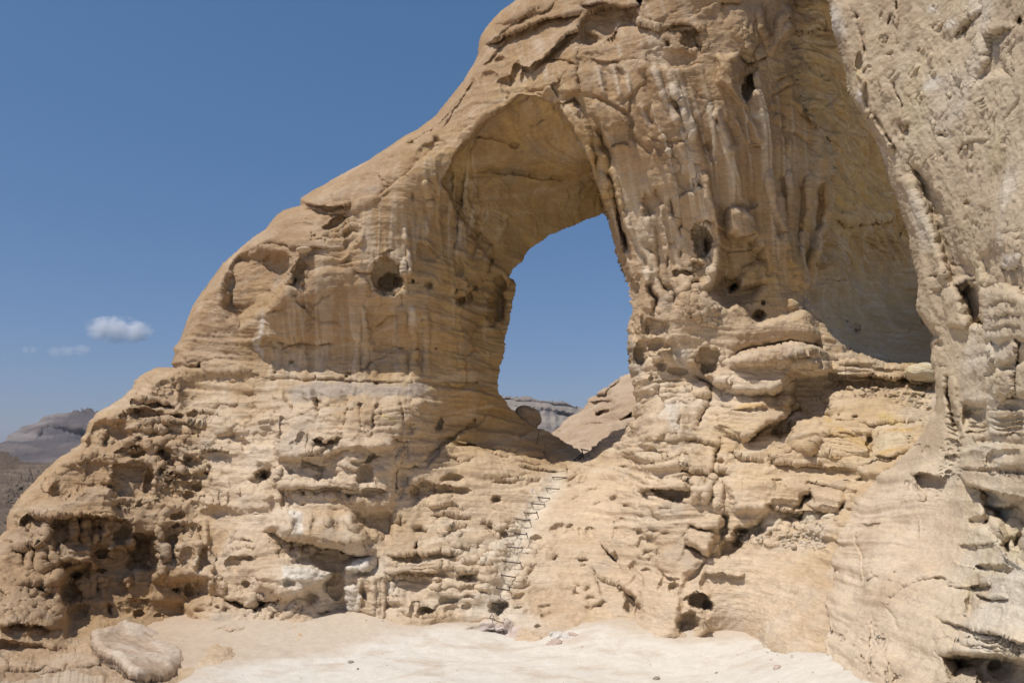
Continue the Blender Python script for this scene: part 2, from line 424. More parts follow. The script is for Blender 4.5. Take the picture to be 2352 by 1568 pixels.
# rounded shoulder along the skyline
sky_line = [(-150,1380),(-20,1250),(20,1171),(52,1129),(97,1081),(160,1034),(184,1006),(202,969),(250,931),(300,891),(335,854),(400,838),(405,800),(425,745),(480,645),(540,580),(610,525),(655,482),(690,468),(688,455),(760,412),(850,365),(960,295),(1040,215),(1095,130),(1115,65),(1185,0),(1260,-160)]
skyp = [(-150,1380),(-60,1300),(-20,1250),(0,1228),(14,1215),(15,1190),(22,1171),(35,1151),(52,1129),(77,1106),(97,1081),(122,1061),(160,1034),(185,1016),(184,1006),(195,991),(202,969),(225,944),(250,931),(282,911),(300,891),(312,871),(335,854),(355,844),(400,843),(392,836),(400,814),(397,799),(410,784),
        (425,745),(440,705),(462,670),(480,645),(510,605),(540,580),(580,545),(610,525),(635,492),(650,482),(690,471),(688,455),(705,445),(720,435),(745,423),(760,412),(800,392),(850,365),(900,330),(930,310),(960,295),(1000,265),(1020,240),(1040,215),(1060,190),(1075,165),(1088,145),(1095,130),(1100,95),(1105,80),(1115,65),(1135,40),(1150,25),(1185,0),(1215,-40),(1260,-170),
        (2400,-170),(2400,1700),(-160,1700)]
W.dpx(); dS = np.maximum(poly_sd(skyp, W.U + W.jx * .12, W.V + W.jy * .12), 0)
W.H += (1.5 * (1 - np.sqrt(np.clip(1 - np.clip(1 - dS / 34.0, 0, 1) ** 2, 0, 1)))).astype(F32)
H_round = W.H.copy()
hole = [(1388,490),(1345,505),(1300,525),(1262,540),(1225,570),(1195,605),(1178,622),(1172,636),(1180,640),(1187,655),(1182,680),(1178,700),(1170,745),(1160,780),(1156,805),(1148,830),(1146,870),(1150,905),(1165,930),(1186,950),
        (1225,975),(1260,990),(1300,1012),(1330,1032),(1338,1040),(1346,1038),(1365,1018),(1400,995),(1457,962),(1458,940),(1455,905),(1450,862),(1443,830),(1440,780),(1442,740),(1450,715),(1445,690),(1438,655),(1425,615),(1415,590),(1405,545),(1396,510)]
rightedge = [(1396,505),(1405,545),(1415,590),(1425,610),(1438,655),(1445,690),(1450,715),(1442,740),(1440,780),(1445,830),(1450,860),(1455,905),(1458,960)]
dR, _s, _t = W._dist(np.array(rightedge, float), (slice(None), slice(None)), .3)
W.H += (.9 * (1 - np.sqrt(np.clip(1 - np.clip(1 - dR / 16.0, 0, 1) ** 2, 0, 1)))).astype(F32)

# ---- tile 2,0 : face above the opening
W.tile(2, 0)
st([(-400,330),(-200,250),(0,200),(180,150),(330,90),(420,0)], .02, 60, .22, 160)           # seam under the top bench
st([(-260,420),(-60,330),(140,250),(330,165),(560,130),(640,140)], -.30, 120, .35, 120)      # broken lip
st([(20,590),(140,640),(330,500),(470,330),(600,280),(640,180)], -.28, 90, .34, 150)         # diagonal overhang
pg([(640,190),(800,60),(960,40),(1120,60),(1140,230),(1000,300),(960,440),(860,380),(760,430),(700,430),(600,350)], .34, 40)
pk(700,380,130,80,.22); pk(860,180,130,150,.25,20)
st([(590,360),(700,430),(760,400),(830,440),(880,370),(960,440)], .30, 80, -.08, 60)
st([(640,60),(820,20),(1000,60),(1120,50),(1200,70)], -.2, 60, .30, 110)
pk(1180,20,45,55,.8); st([(1130,40),(1150,230),(1280,260),(1400,275)], -.16, 100, .30, 70); st([(1400,275),(1500,215),(1600,210),(1700,260),(1760,290)], -.12, 90, .24, 80)
pk(1650,360,120,110,.55,20,rim=.05); pk(1720,440,45,90,.40,-25); pk(1425,400,30,45,.45); 
st([(1180,450),(1300,420),(1420,430)], .03,40,.06,120)
st([(1010,560),(1200,570),(1330,640),(1480,650),(1600,640),(1760,590)], .20, 130, -.12, 120)     # shelf with the grey shaded hollow over it
pk(1450,540,260,100,.20)
st([(360,540),(480,560),(580,600)], -.12,70,.18,60); st([(730,545),(900,570),(1000,560)],-.05,60,.12,60)
ln([(620,440),(600,560),(600,700),(640,850)], 20, .14); 
pg([(60,640),(260,520),(420,560),(580,600),(590,720),(640,850),(520,890),(420,860),(300,870),(110,870)], -.18, 60)
st([(90,690),(200,650),(330,570),(440,560),(580,600)], .12,50,-.02,50)
pk(590,800,60,70,-.18); pk(480,840,120,70,-.20); st([(370,930),(460,960),(560,900),(640,960)], -.05,60,.26,80)
st([(110,960),(130,870),(280,860),(340,800),(430,920)], .05,60,-.22,90)
pg([(430,960),(560,890),(620,960),(720,1180),(790,1400),(700,1480),(590,1400),(480,1150)], -.35, 50)   # hanging rib on the right rim
pg([(710,980),(770,900),(880,950),(990,1010),(1060,1060),(1100,1180),(1090,1310),(1000,1350),(900,1380),(830,1300),(800,1180),(740,1060)], -.30, 40)
pk(960,1250,150,110,.34,-10); st([(890,1370),(1000,1340),(1090,1310)], .24,110,-.10,60)
ln([(640,850),(770,900),(900,970),(1040,1050),(1090,1150),(1130,1270),(1220,1350),(1290,1450)], 22, .16); 
ln([(985,970),(1090,900),(1180,800),(1230,760)], 14, .10); ln([(1090,880),(1090,1000),(1060,1060)],12,.10)
ln([(790,1180),(860,1360),(900,1440),(930,1568)], 34, .45); ln([(720,1250),(760,1420),(780,1568)],18,.2)
# upright flutes and ribs of the arch face
for a in ([(790,600),(820,760),(850,880)],[(920,590),(960,800),(1000,930)],[(1030,590),(1070,780),(1090,880)],[(1300,560),(1330,700),(1390,880),(1470,1050),(1560,1250)],
          [(1160,930),(1220,1050),(1280,1190)],[(1460,780),(1560,930),(1640,1150),(1680,1300)],[(1880,1000),(1950,1230),(2000,1450)],[(2060,1080),(2160,1300)],[(2160,1010),(2290,1310)],
          [(1370,1250),(1430,1450)],[(1560,1300),(1600,1500)],[(1250,1230),(1330,1480)]):
    ln(a, 26, -.10, .15); 
for a in ([(860,600),(890,760),(930,900)],[(980,620),(1020,760)],[(1200,640),(1250,800),(1330,1000)],[(1440,900),(1540,1060)],[(1210,980),(1300,1180)],[(1700,1100),(1800,1400)],[(1960,1100),(2060,1330)],[(1500,1100),(1580,1240)],[(1780,1290),(1850,1500)]):
    ln(a, 46, .15, .2)
pk(1520,980,50,110,.22,-12); pk(1500,720,80,110,-.08)
pg([(1895,510),(2060,495),(2130,560),(2120,680),(2050,760),(2110,900),(2190,1020),(2080,960),(1990,840),(1890,760)], -.34, 45)
pk(2170,800,75,140,1.3,8,pw=.4); pk(2150,620,130,160,.4,0); st([(2080,500),(2160,560),(2230,560),(2340,520)], -.12,90,.34,70)
pk(2280,600,70,50,-.22); pk(1885,1115,26,45,.30); ln([(1880,930),(1900,1130),(1950,1250)],20,-.06)
st([(1660,1480),(1760,1500)],0,10,.1,30); st([(2170,1330),(2310,1330)],-.06,60,.12,50)
st([(1560,210),(1760,90),(1900,20)], .05,60,-.05,60); pg([(1940,60),(2280,20),(2270,330),(2200,520),(2050,370),(1960,260)], -.12, 90)
ln([(2270,60),(2290,260),(2350,420)], 26, -.22); ln([(2350,330),(2240,430),(2190,560)],26,.12); st([(1900,20),(2000,10),(2100,30)],-.1,60,.2,60)
for k in range(9): ln([(2150+22*k,160+30*(k%3)),(2130+26*k,300),(2190+10*k,470)], 9, .06 if k%2 else -.05)
# ---- tile 3,0 : alcove ceiling
W.tile(3, 0)
pg([(160,120),(230,0),(560,0),(600,180),(440,300),(230,340),(120,380),(60,420)], -.55, 90)
st([(110,390),(200,360),(250,325),(430,300),(560,210)], -.2,110,.40,90)
ln([(0,520),(60,400),(120,200),(200,60)], 40, -.3)
for a in ([(80,760),(250,670),(420,600),(450,630)],[(0,900),(200,780),(330,800),(560,720),(680,600)],[(280,900),(320,950),(520,960),(700,840)],[(380,1040),(560,960),(740,980)],
          [(560,1060),(760,1030)],[(640,940),(760,1000)],[(300,480),(310,560),(440,560)],[(640,1250),(700,1280),(920,1260)],[(400,1160),(520,1220),(700,1420)],[(100,830),(300,700)],[(680,1420),(720,1310),(640,1180)]):
    ln(a, 12, .09, .1); ln([(x, y - 26) for x, y in a], 26, -.07, .1)
st([(300,960),(380,1080),(440,1160),(600,1330)], -.12,80,.30,120)
pk(60,960,60,50,-.3); pk(90,1090,45,60,-.22); pk(40,790,40,60,-.15)
# ---- tiles 1,0 / 0,0 region : top bench on the skyline
W.dpx()
for a in ([(1115,105),(1175,60),(1240,15)],[(1100,165),(1160,95),(1260,50)],[(1010,300),(1060,230),(1085,180)],[(930,330),(990,300),(1040,250)]): st(a, -.07, 16, .12, 26)
pk(941,328,11,11,.55); pk(1003,322,11,9,.5); pk(990,345,40,18,.25,-25); pk(880,385,45,20,.22,-25); pk(1075,205,16,28,.35,20)
pk(1150,140,14,10,.3); pk(1120,180,26,20,.3); pk(1165,190,22,14,.32); pk(1185,165,10,26,.3,15); pk(1205,175,10,24,.35)
st([(1040,330),(1080,290),(1120,250),(1190,217),(1240,222),(1290,240)], .10, 26, -.10, 20)
st([(870,450),(920,415),(965,370),(1010,335)], .42, 26, -.06, 20)
ln([(1085,312),(1130,315),(1180,335)], 4, .16); ln([(1080,395),(1130,390),(1200,398),(1270,410),(1300,412),(1365,405)], 4.5, .22, .1); st([(1080,395),(1130,390),(1200,398),(1270,410),(1365,405)],-.05,20,.09,25)
pk(1180,333,12,9,.4); ln([(1215,290),(1240,280),(1262,275)],4,.12); ln([(1100,300),(1075,350),(1060,420),(1050,500),(1045,600)],7,.16,.15)
# ---- tile 1,1 : left pillar
W.tile(1, 1)
st([(400,250),(560,170),(720,100),(900,100),(1100,110),(1180,120)], .10,60,-.10,50); st([(400,265),(430,290),(560,330),(700,330),(900,320)], -.30,110,.30,60)
st([(420,340),(560,370),(700,400),(790,380),(960,380)], -.06,50,.2,50); pg([(400,260),(700,130),(1130,120),(1230,180),(1100,300),(950,380),(700,330),(420,310)], -.18, 60)
ln([(1120,20),(1170,110),(1180,180)],10,.14); ln([(1130,40),(1230,130)],9,.1)
pk(730,480,150,52,.55,-28,rim=.05); pk(840,430,40,30,.4)
for a in ([(350,400),(450,420)],[(360,430),(480,440)],[(330,470),(520,490)],[(260,490),(420,520)]): st(a,-.02,30,.07,22)
pk(210,565,22,14,.2); pk(80,635,28,16,.3); pk(20,590,18,12,.2)
for x, y, rx, ry in ((510,575,10,14),(515,605,9,12),(545,605,18,22),(640,610,40,16),(640,655,22,20),(585,635,40,12),(510,640,9,12)): pk(x,y,rx,ry,.20)
for a in ([(660,650),(760,630),(830,630)],[(830,630),(900,590),(985,575)],[(800,540),(880,500),(985,510)],[(790,600),(830,640)]): st(a,.16,50,-.07,40)
ln([(985,500),(970,620),(880,720),(790,800),(740,850)], 30, -.14); pk(870,690,80,80,.2,-45); pk(880,560,90,40,.16,-15)
st([(0,690),(160,660),(330,700),(490,700),(600,700),(700,720)], -.06,60,.16,70); st([(370,745),(440,710),(490,735)], .03,30,-.22,50)
st([(480,760),(560,770),(660,800),(760,800),(850,760)],.16,60,-.14,70)
# big shallow alcove on the left shoulder, its raised right rim, oval window
pg([(-260,760),(-60,690),(180,740),(300,790),(310,900),(300,1040),(180,1180),(60,1280),(-40,1370),(-150,1440),(-260,1360),(-330,1230)], .95, 110)
pk(200,850,120,110,.30); pk(60,1000,180,160,.2); pk(-120,820,110,60,.25)
pg([(310,860),(390,790),(480,800),(490,930),(440,1050),(400,1090),(320,1060),(295,980)], -.18, 30); pk(400,930,80,150,.55,12,pw=.45); pk(365,1020,22,32,.7); pk(365,1035,16,8,-.3)
ln([(385,790),(335,900),(300,1040)],14,-.20,.1); st([(210,1170),(300,1070),(380,1090),(450,1070)],.04,50,-.05,50)
st([(60,1280),(200,1180),(290,1060)], .10, 40, -.16, 120)
pg([(60,1290),(200,1170),(300,1060),(440,1080),(490,930),(700,880),(1040,930),(1030,1080),(990,1240),(960,1568),(-20,1568)], -.16, 60)
st([(740,850),(860,860),(1000,840),(1100,830)], .05,60,-.16,90); st([(900,900),(1000,930),(1080,920)],-.08,60,.18,40)
# the large hollow in the pillar
pk(1200,960,160,190,.75,-20,pw=.55,rim=.05); pk(1240,1030,110,85,.75,0); pk(1300,1020,40,60,.35); st([(1060,1110),(1180,1150),(1260,1170),(1380,1090)], .16,60,-.10,70)
pk(1440,1020,22,32,.5); pk(1484,1030,9,10,.25); pk(1400,1030,12,8,.2); pk(1345,1040,6,6,.2); pk(1580,1060,50,60,.35); pk(1585,1030,14,12,.25); pk(1555,1015,10,8,.2)
ln([(1400,680),(1410,780),(1420,880),(1400,1010)], 18, -.18); ln([(1380,500),(1390,640),(1410,690)],22,-.14); ln([(1350,800),(1360,950),(1390,1010)],20,-.1); pk(1410,420,22,30,-.12); st([(1375,500),(1440,510)],0,10,.08,30)
st([(1140,760),(1180,740),(1240,720),(1260,740)], -.03,50,.14,60); st([(1470,660),(1540,670),(1620,720),(1670,820)], -.05,60,.14,70); pg([(1460,670),(1570,660),(1660,800),(1690,1050),(1600,1000),(1470,960)],.10,60)
ln([(1560,430),(1565,600)],14,-.12); ln([(1570,620),(1650,760),(1710,830)],20,-.12); 
for x, y, rx, ry, d in ((1830,1100,26,36,.6),(1860,1030,16,16,.35),(1890,1090,12,9,.25),(1935,1055,16,22,.5),(2005,1080,36,36,.6),(1925,1000,7,6,.25),(1850,1060,10,8,.2),(1900,1200,90,70,.55),(1875,1180,60,60,.3),(1910,1160,14,10,.25),(2080,1010,12,14,.2),(2140,1095,28,38,.6),(1970,1110,14,18,.3)): pk(x,y,rx,ry,d)
pk(2210,1200,90,240,1.0,6,pw=.5); pg([(2130,1190),(2250,1050),(2330,1010),(2340,1300),(2280,1568),(2180,1450)], .25, 60)
st([(2020,1400),(2120,1320)], .0,20,.18,40); ln([(2130,960),(2150,860),(2170,780)],18,.30); pk(1860,900,50,90,.35,-15); pk(1815,765,18,14,.25)
for a in ([(1900,100),(1930,300),(1990,560),(2020,700)],[(1830,650),(1870,500),(1850,300)],[(2170,680),(2250,560),(2340,400)],[(1960,1000),(2100,800),(2170,680)],[(1640,0),(1700,250),(1690,500),(1740,800),(1760,1000)],[(1990,60),(2010,200),(2020,280)],[(1600,280),(1610,330)],[(1560,100),(1600,260)]): ln(a, 26, -.12, .1)
for a in ([(1840,330),(1840,600),(1800,760)],[(1780,0),(1770,250),(1760,400)],[(2040,560),(2100,640),(2170,680)],[(2040,560),(2010,700),(1960,830)]): ln(a, 18, .15, .1)
pk(1440,240,24,50,.2); pk(1890,300,16,26,.2)
for x in (985,1330,1430,1545,1860): ln([(x,1240),(x+10,1400),(x+30,1640),(x+20,1900)], 26, -.11, .12)
pg([(1000,1240),(1290,1180),(1380,1500),(1390,1680),(1120,1690),(1010,1560)], .14, 60)
st([(1100,1420),(1200,1340),(1300,1300)],-.03,60,.12,50); pk(360,1150,40,26,.25); ln([(360,1160),(430,1230),(500,1310)],16,.12); pk(610,1150,10,14,.14); pk(540,1150,10,10,.12)
st([(100,1310),(180,1270),(280,1250)],-.05,40,.12,40)
# ---- tile 1,2
W.tile(1, 2)
st([(-60,20),(120,-60),(340,30),(430,10),(560,30),(720,10)], -.12,90,.20,90)
for x in (120,230,430,640,900,1060,1440): ln([(x,20),(x+20,160),(x+30,340)], 30, -.09, .15)
for x, y in ((180,290),(330,190),(860,290),(825,318),(1330,55),(1650,65),(1100,380),(2020,370),(1475,70),(545,330)): pk(x,y,22,18,.3)
ln([(1130,30),(1330,40),(1360,75)],10,.12); st([(0,330),(240,335),(760,350),(1380,380)], -.04,50,.10,60); st([(1380,380),(1700,370),(2200,440)],-.10,60,.14,60)
# ledge of knobs standing in front of the shaded band
pg([(170,490),(250,480),(330,600),(440,560),(450,450),(510,440),(540,560),(570,640),(600,440),(780,440),(850,540),(960,520),(1100,490),(1150,530),(1300,510),(1420,540),(1530,530),(1540,840),(1500,900),(1290,900),(1250,1000),(800,1000),(600,1100),(200,1100),(170,800)], -.50, 45)
pk(490,480,50,60,-.22); pk(480,640,90,90,-.2); pk(710,480,110,50,-.16); pk(700,680,110,130,-.2); pk(1060,640,90,130,-.24,5); pk(1230,620,110,130,-.22); pk(1430,640,80,110,-.16); pk(1100,495,60,22,-.15)
ln([(965,540),(960,680),(975,800)],14,.26); ln([(1140,560),(1090,660),(1080,780)],18,.26); ln([(835,560),(830,720),(800,800)],16,.18); ln([(1325,560),(1330,760),(1330,900)],14,.12)
pk(1400,800,60,60,.28); pk(700,740,100,80,.16); pk(880,640,40,30,.14); st([(1340,870),(1430,890),(1500,890)],.1,40,-.12,60)
st([(570,810),(680,820),(800,820)],.10,50,-.16,60); st([(960,800),(1110,790),(1270,800)],.12,40,-.10,60); st([(500,910),(640,930),(770,880)], -.14,70,.40,60); pk(620,950,110,50,.3)
st([(400,1050),(600,1000),(740,960)], -.12,60,.22,60); st([(420,1080),(520,1120),(640,1130)],-.10,40,.28,70); pk(640,1190,90,90,.28); pk(560,1250,60,40,.2)
for k in range(7): pk(530+15*k,1185+5*(k%2),7,6,.12)
for k in range(4): ln([(550+18*k,1230),(552+18*k,1285)],7,.12)
pk(400,890,40,60,.24,15); pk(330,960,30,50,.2); pk(330,1210,40,50,.22); pk(290,1170,30,30,.18); ln([(230,680),(220,900)],14,.18); ln([(470,820),(465,1000)],12,.16)
pg([(170,800),(220,760),(230,1000),(200,1200),(150,900)], -.12, 30); st([(0,700),(150,640),(200,680)],.1,60,-.18,80); pk(90,740,110,70,-.15); pk(80,900,120,90,.18); pk(30,900,50,60,-.16)
# buttress face
pg([(740,1150),(800,1000),(930,900),(1290,900),(1330,860),(1330,1000),(1290,1150),(1280,1400),(1250,1568),(900,1568),(750,1350)], -.22, 60)
ln([(1090,1010),(1040,1090),(1000,1130)],22,.22); st([(880,1110),(1000,1080),(1150,1040)],-.06,50,.14,40); pk(980,950,45,30,-.08); pk(890,1120,26,18,.16); pk(930,1060,14,10,.12); pk(930,1130,30,16,.15)
pk(1010,1240,80,110,.50,-15); pk(1130,1200,60,50,-.14); st([(720,1150),(850,1160),(930,1190)],-.05,40,.12,50)
ln([(1330,1000),(1290,1100),(1295,1150)],14,-.18); pg([(1300,1140),(1340,960),(1400,890),(1530,900),(1500,1140)], -.10, 30); pk(1375,1010,22,80,.3,4); ln([(1290,1145),(1500,1145)],14,.25); ln([(1290,1160),(1280,1400)],10,.18)
# hollow under the block and long ledge below it
pk(70,1230,90,70,.8); pk(30,1280,110,60,.4); pg([(0,1100),(180,1150),(190,1290),(100,1330),(0,1340)], .28, 80); ln([(210,1150),(180,1280),(180,1320)],16,-.2)
st([(180,1290),(400,1300),(560,1290),(720,1270),(900,1290),(960,1340)], .05,60,-.22,60); st([(200,1330),(460,1330),(700,1340),(950,1350)], -.26,50,.26,80); st([(960,1370),(1080,1350),(1200,1380)],-.2,60,.2,80)
for x, y, rx, ry, d in ((430,1400,40,40,.3),(560,1400,60,30,.3),(640,1390,50,30,.25),(740,1300,40,30,-.15),(800,1300,60,30,-.12),(870,1420,50,50,.4),(780,1380,40,26,.2),(1000,1420,100,40,.2),(250,1440,50,110,.30),(320,1450,40,90,.24),(440,1500,30,20,.2),(880,1480,30,20,.2),(700,1420,60,50,-.2),(480,1400,50,30,-.18),(900,1470,90,40,-.15)): pk(x,y,rx,ry,d)
# right part: wall of the passage and bedded ramp
ln([(1500,1140),(1700,960),(1850,850),(2060,740),(2110,700)],14,.16); st([(1560,1180),(1700,1010),(1830,880),(2080,740)], .12,90,-.14,140)
pk(1680,780,40,70,.5,25); pk(1845,862,24,14,.45); pk(2005,725,9,20,.35); pk(2060,640,60,100,.2)
st([(1800,910),(2000,950),(2200,985),(2400,1010)], -.18,60,.28,30); st([(1830,960),(2000,985),(2200,1020),(2400,1050)],.24,40,-.12,70)
st([(1720,1020),(1860,1080),(1880,1120),(1980,1080)],-.08,60,.16,40); st([(2000,1000),(2200,1050),(2340,1070)],-.05,50,.14,30)
for x, y, rx, ry, d in ((1800,1260,110,45,.4),(1850,1280,60,30,.2),(2260,1300,110,22,.3),(2290,1260,60,14,.25),(1530,1400,140,110,.45),(1450,1420,60,110,.3),(1700,1370,110,40,.3),(1860,1380,130,40,.25),(2210,1460,55,50,.45),(1350,1260,60,80,.25),(1340,1400,50,60,.22),(1735,1315,26,26,-.1)): pk(x,y,rx,ry,d)
st([(1380,1310),(1560,1290),(1700,1320),(1960,1340)], -.10,50,.22,60); st([(1560,1480),(1620,1430),(1740,1390),(1800,1420)],.14,50,-.20,90); pk(1700,1460,110,60,-.14)
st([(1600,1520),(1780,1480),(1960,1560)],-.06,50,.14,40)
# ---- tile 2,2 : opening floor and right pillar
W.tile(2, 2)
st([(-10,1065),(160,1080),(290,1100),(420,1150)], .30,40,-.14,60); st([(0,1105),(120,1120),(280,1150)],-.06,40,.16,30); st([(40,1160),(200,1170),(330,1200),(480,1210)],-.10,50,.22,40)
for x, y, rx, ry, d in ((100,1245,80,14,.25),(60,1285,70,16,.3),(200,1310,80,22,.34),(130,1290,60,14,.25),(250,1280,30,14,.2),(510,1210,22,36,.3),(570,1320,70,24,.25),(650,1260,50,18,.2),(720,1380,50,26,.3),(580,1460,60,16,.22),(790,1500,46,18,.28),(1050,1520,30,26,.28),(1000,1170,90,24,.34),(1120,1100,30,50,.4),(930,1430,60,14,.15)): pk(x,y,rx,ry,d,-8 if x<300 else -22)
for a in ([(470,1340),(560,1260),(740,1190)],[(540,1360),(660,1290),(740,1190)],[(740,1390),(800,1330),(850,1300)],[(860,1490),(980,1400)],[(600,1180),(780,1160)],[(940,1150),(1080,1170)]): ln(a,12,.14); 
# pillar edge: ribs, slots and flakes below tile 2,1 are handled there; lower body here
ln([(1190,0),(1160,100),(1200,260),(1230,300)],30,.34); pk(1160,180,60,180,.35,6); pk(1320,20,80,60,.35); pk(1370,210,70,60,.4); pk(1520,270,90,50,.26); st([(1260,120),(1340,80),(1460,60)],.2,60,-.22,70); pk(1360,110,110,60,-.2); pk(1320,0,60,40,-.18)
st([(1130,330),(1160,300),(1230,300),(1280,260)],.05,30,-.10,60)
pk(1280,345,26,20,.28); pk(1330,335,10,14,.14); pk(1240,400,130,90,-.20); pk(1150,540,40,70,-.15); ln([(1120,570),(1200,540),(1220,510)],16,.14)
ln([(1370,360),(1365,480),(1400,600),(1330,800)],18,.12); pk(1440,480,80,130,-.14); pk(1790,170,130,120,.62,8,rim=.05,pw=.45); pk(1940,300,90,60,-.16); st([(1830,370),(1960,380),(2060,360)],-.05,40,.2,60); pk(1955,430,45,34,.45); pk(2030,410,22,34,.35); pk(1900,420,30,24,.2)
ln([(1660,300),(1740,360),(1840,420),(1830,500),(1800,610),(1740,690),(1700,800)], 24, .30); pk(1620,490,40,20,.2); pk(1740,460,110,60,-.16,10); pk(1740,540,80,50,.14); pk(1600,700,130,220,-.14,12)
for k in range(9): ln([(1180+30*k,330+30*k),(1300+28*k,360+22*k),(1560+12*k,330+34*k)], 9, .05 if k%2 else -.05)
pk(1240,910,40,26,.28); pk(1350,850,50,50,-.08); pk(1380,890,50,30,.2); st([(1330,850),(1540,830)],-.05,30,.08,30); ln([(1540,600),(1530,830)],10,.1); pk(1470,720,60,90,-.06)
st([(1120,930),(1400,900),(1700,900),(1950,960)],-.07,60,.14,60)
pk(1400,1040,70,40,.26); pk(1310,1110,50,40,.18); pk(1180,1100,60,90,-.12); pk(1580,1050,60,26,.18); pk(1700,1000,120,50,-.1); st([(1160,1010),(1260,990),(1390,1030)],-.1,40,.16,50); st([(1540,1150),(1640,1180),(1830,1240)],-.1,60,.2,70); pk(1590,1170,60,50,.26)
ln([(1920,880),(1930,950),(1880,1010),(1850,1150),(1830,1240)], 20, .34); pk(1790,950,26,26,.25); pk(1910,1110,40,50,.30,15); pk(1930,1240,90,70,.34)
st([(1160,1280),(1300,1250),(1640,1270),(1830,1290)], .08,50,-.10,50); st([(1220,1240),(1320,1250)],-.03,30,.16,24); st([(1390,1260),(1500,1260),(1630,1290)],-.06,40,.12,24)
st([(1160,1360),(1270,1340),(1450,1350),(1630,1360)], -.30,80,.05,60); pg([(1270,1340),(1640,1350),(1600,1500),(1480,1500),(1350,1440)], .55, 40); pg([(1160,1350),(1270,1350),(1290,1430),(1240,1470),(1180,1440)], .34, 40); pg([(1640,1280),(1840,1300),(1840,1440),(1790,1500),(1650,1480)], -.34, 40); pk(1740,1470,100,50,.26)
pg([(1850,1320),(1950,1330),(1950,1420),(1910,1568),(1840,1480)],-.2,30); ln([(1845,1300),(1845,1480)],14,.3); pk(1730,1410,30,18,.14); pk(1420,1540,60,22,.25); pk(1190,1500,30,60,.2)
# yellow nose under the big block, and its undercut
pg([(1840,800),(1900,500),(2020,480),(2330,520),(2350,620),(2600,660),(2720,600),(2620,760),(2350,780),(2180,900),(2120,930)], -.30, 70); pk(2300,620,180,60,-.2); st([(2120,930),(2220,830),(2350,770),(2500,700),(2640,590)], -.28,120,.45,90)
st([(2000,620),(2150,610),(2350,620)],-.05,40,.12,30)
st([(2000,1000),(2200,1080),(2350,1090)],-.08,60,.24,40)
# ---- tile 2,1 : right pillar upper
W.tile(2, 1)
ln([(880,0),(930,120),(960,300),(990,480),(1030,620),(1060,760)], 22, .55, .15); ln([(820,0),(850,120),(840,260)],26,-.2); pk(1020,600,34,170,.5,-8); ln([(940,0),(1000,400),(1070,700)], 20,-.16)
for k in range(9): pk(870+8*k%40, 60+48*k, 46, 20, -.14 if k%2 else .12, -14)
pg([(1000,860),(1070,810),(1170,860),(1220,920),(1150,980),(1180,1240),(1100,1240),(1040,1020)], -.10, 30); pk(1110,1120,50,130,.45,-10); pk(1010,830,30,60,.3)
for a in ([(1040,420),(1140,620),(1240,820),(1270,900)],[(960,250),(1060,480),(1100,560)],[(1180,300),(1280,560),(1340,800)],[(1360,330),(1400,560),(1430,760)]): ln(a, 22, -.12, .12)
for a in ([(1100,560),(1200,760),(1240,900)],[(1220,620),(1300,780)],[(1320,150),(1380,330)]): ln(a, 30, .15, .15)
pk(1250,300,70,130,.24,-5); pk(1470,350,44,110,.28,-8); pk(1250,390,50,50,.14); pk(1600,100,90,110,.15,-20)
st([(1540,260),(1600,220),(1680,210),(1690,150),(1780,180)], .14,60,-.08,60); ln([(1760,0),(1790,150),(1830,300),(1880,460),(1900,640),(1890,800),(1850,980)], 40, -.30, .1); st([(1700,450),(1800,440),(1850,470)],-.1,60,.14,40)
pk(1740,640,95,175,.85,-8,rim=.05,pw=.45); pk(1790,700,40,110,.5,-5); pk(1550,510,22,16,.4); ln([(1540,420),(1550,600)],16,.12)
st([(1430,680),(1500,650)],-.03,20,.08,30); ln([(1420,780),(1430,900)],10,.14); ln([(1330,640),(1340,800),(1360,960)],14,.12); ln([(1560,720),(1550,800)],10,.1); st([(1640,830),(1760,850)],-.1,50,.12,40); st([(1470,940),(1560,900),(1660,930)],-.08,40,.2,50)
pg([(1460,1000),(1560,950),(1660,960),(1700,1000),(1640,1060),(1560,1120),(1500,1140)], -.2, 30); pk(1690,1025,50,26,.6); pk(1660,990,30,20,-.15)
ln([(1870,900),(1840,1000),(1740,1080),(1600,1100),(1500,1180)], 44, -.30, .1)
pg([(1150,930),(1250,900),(1310,930),(1260,1060),(1300,1200),(1300,1300),(1200,1280),(1170,1240)], -.1,30); ln([(1280,1010),(1270,1100),(1320,1180),(1320,1290)], 24, .42); ln([(1330,930),(1400,1100),(1480,1180)],20,.15); pk(1440,1140,40,50,-.14); pk(1430,1080,60,50,.2)
pk(1320,1320,60,50,.2); pk(1310,1330,40,24,-.14); ln([(1480,1080),(1500,1150),(1480,1230)],20,.36); pk(1330,1450,110,80,.30); pk(1240,1470,20,60,.35,-10); st([(1240,1360),(1350,1360),(1460,1380)],-.14,50,.2,60); pk(1100,1480,40,110,.3)
ln([(1170,1250),(1180,1400),(1200,1568)],16,-.18); ln([(1090,1330),(1140,1568)],18,.2)
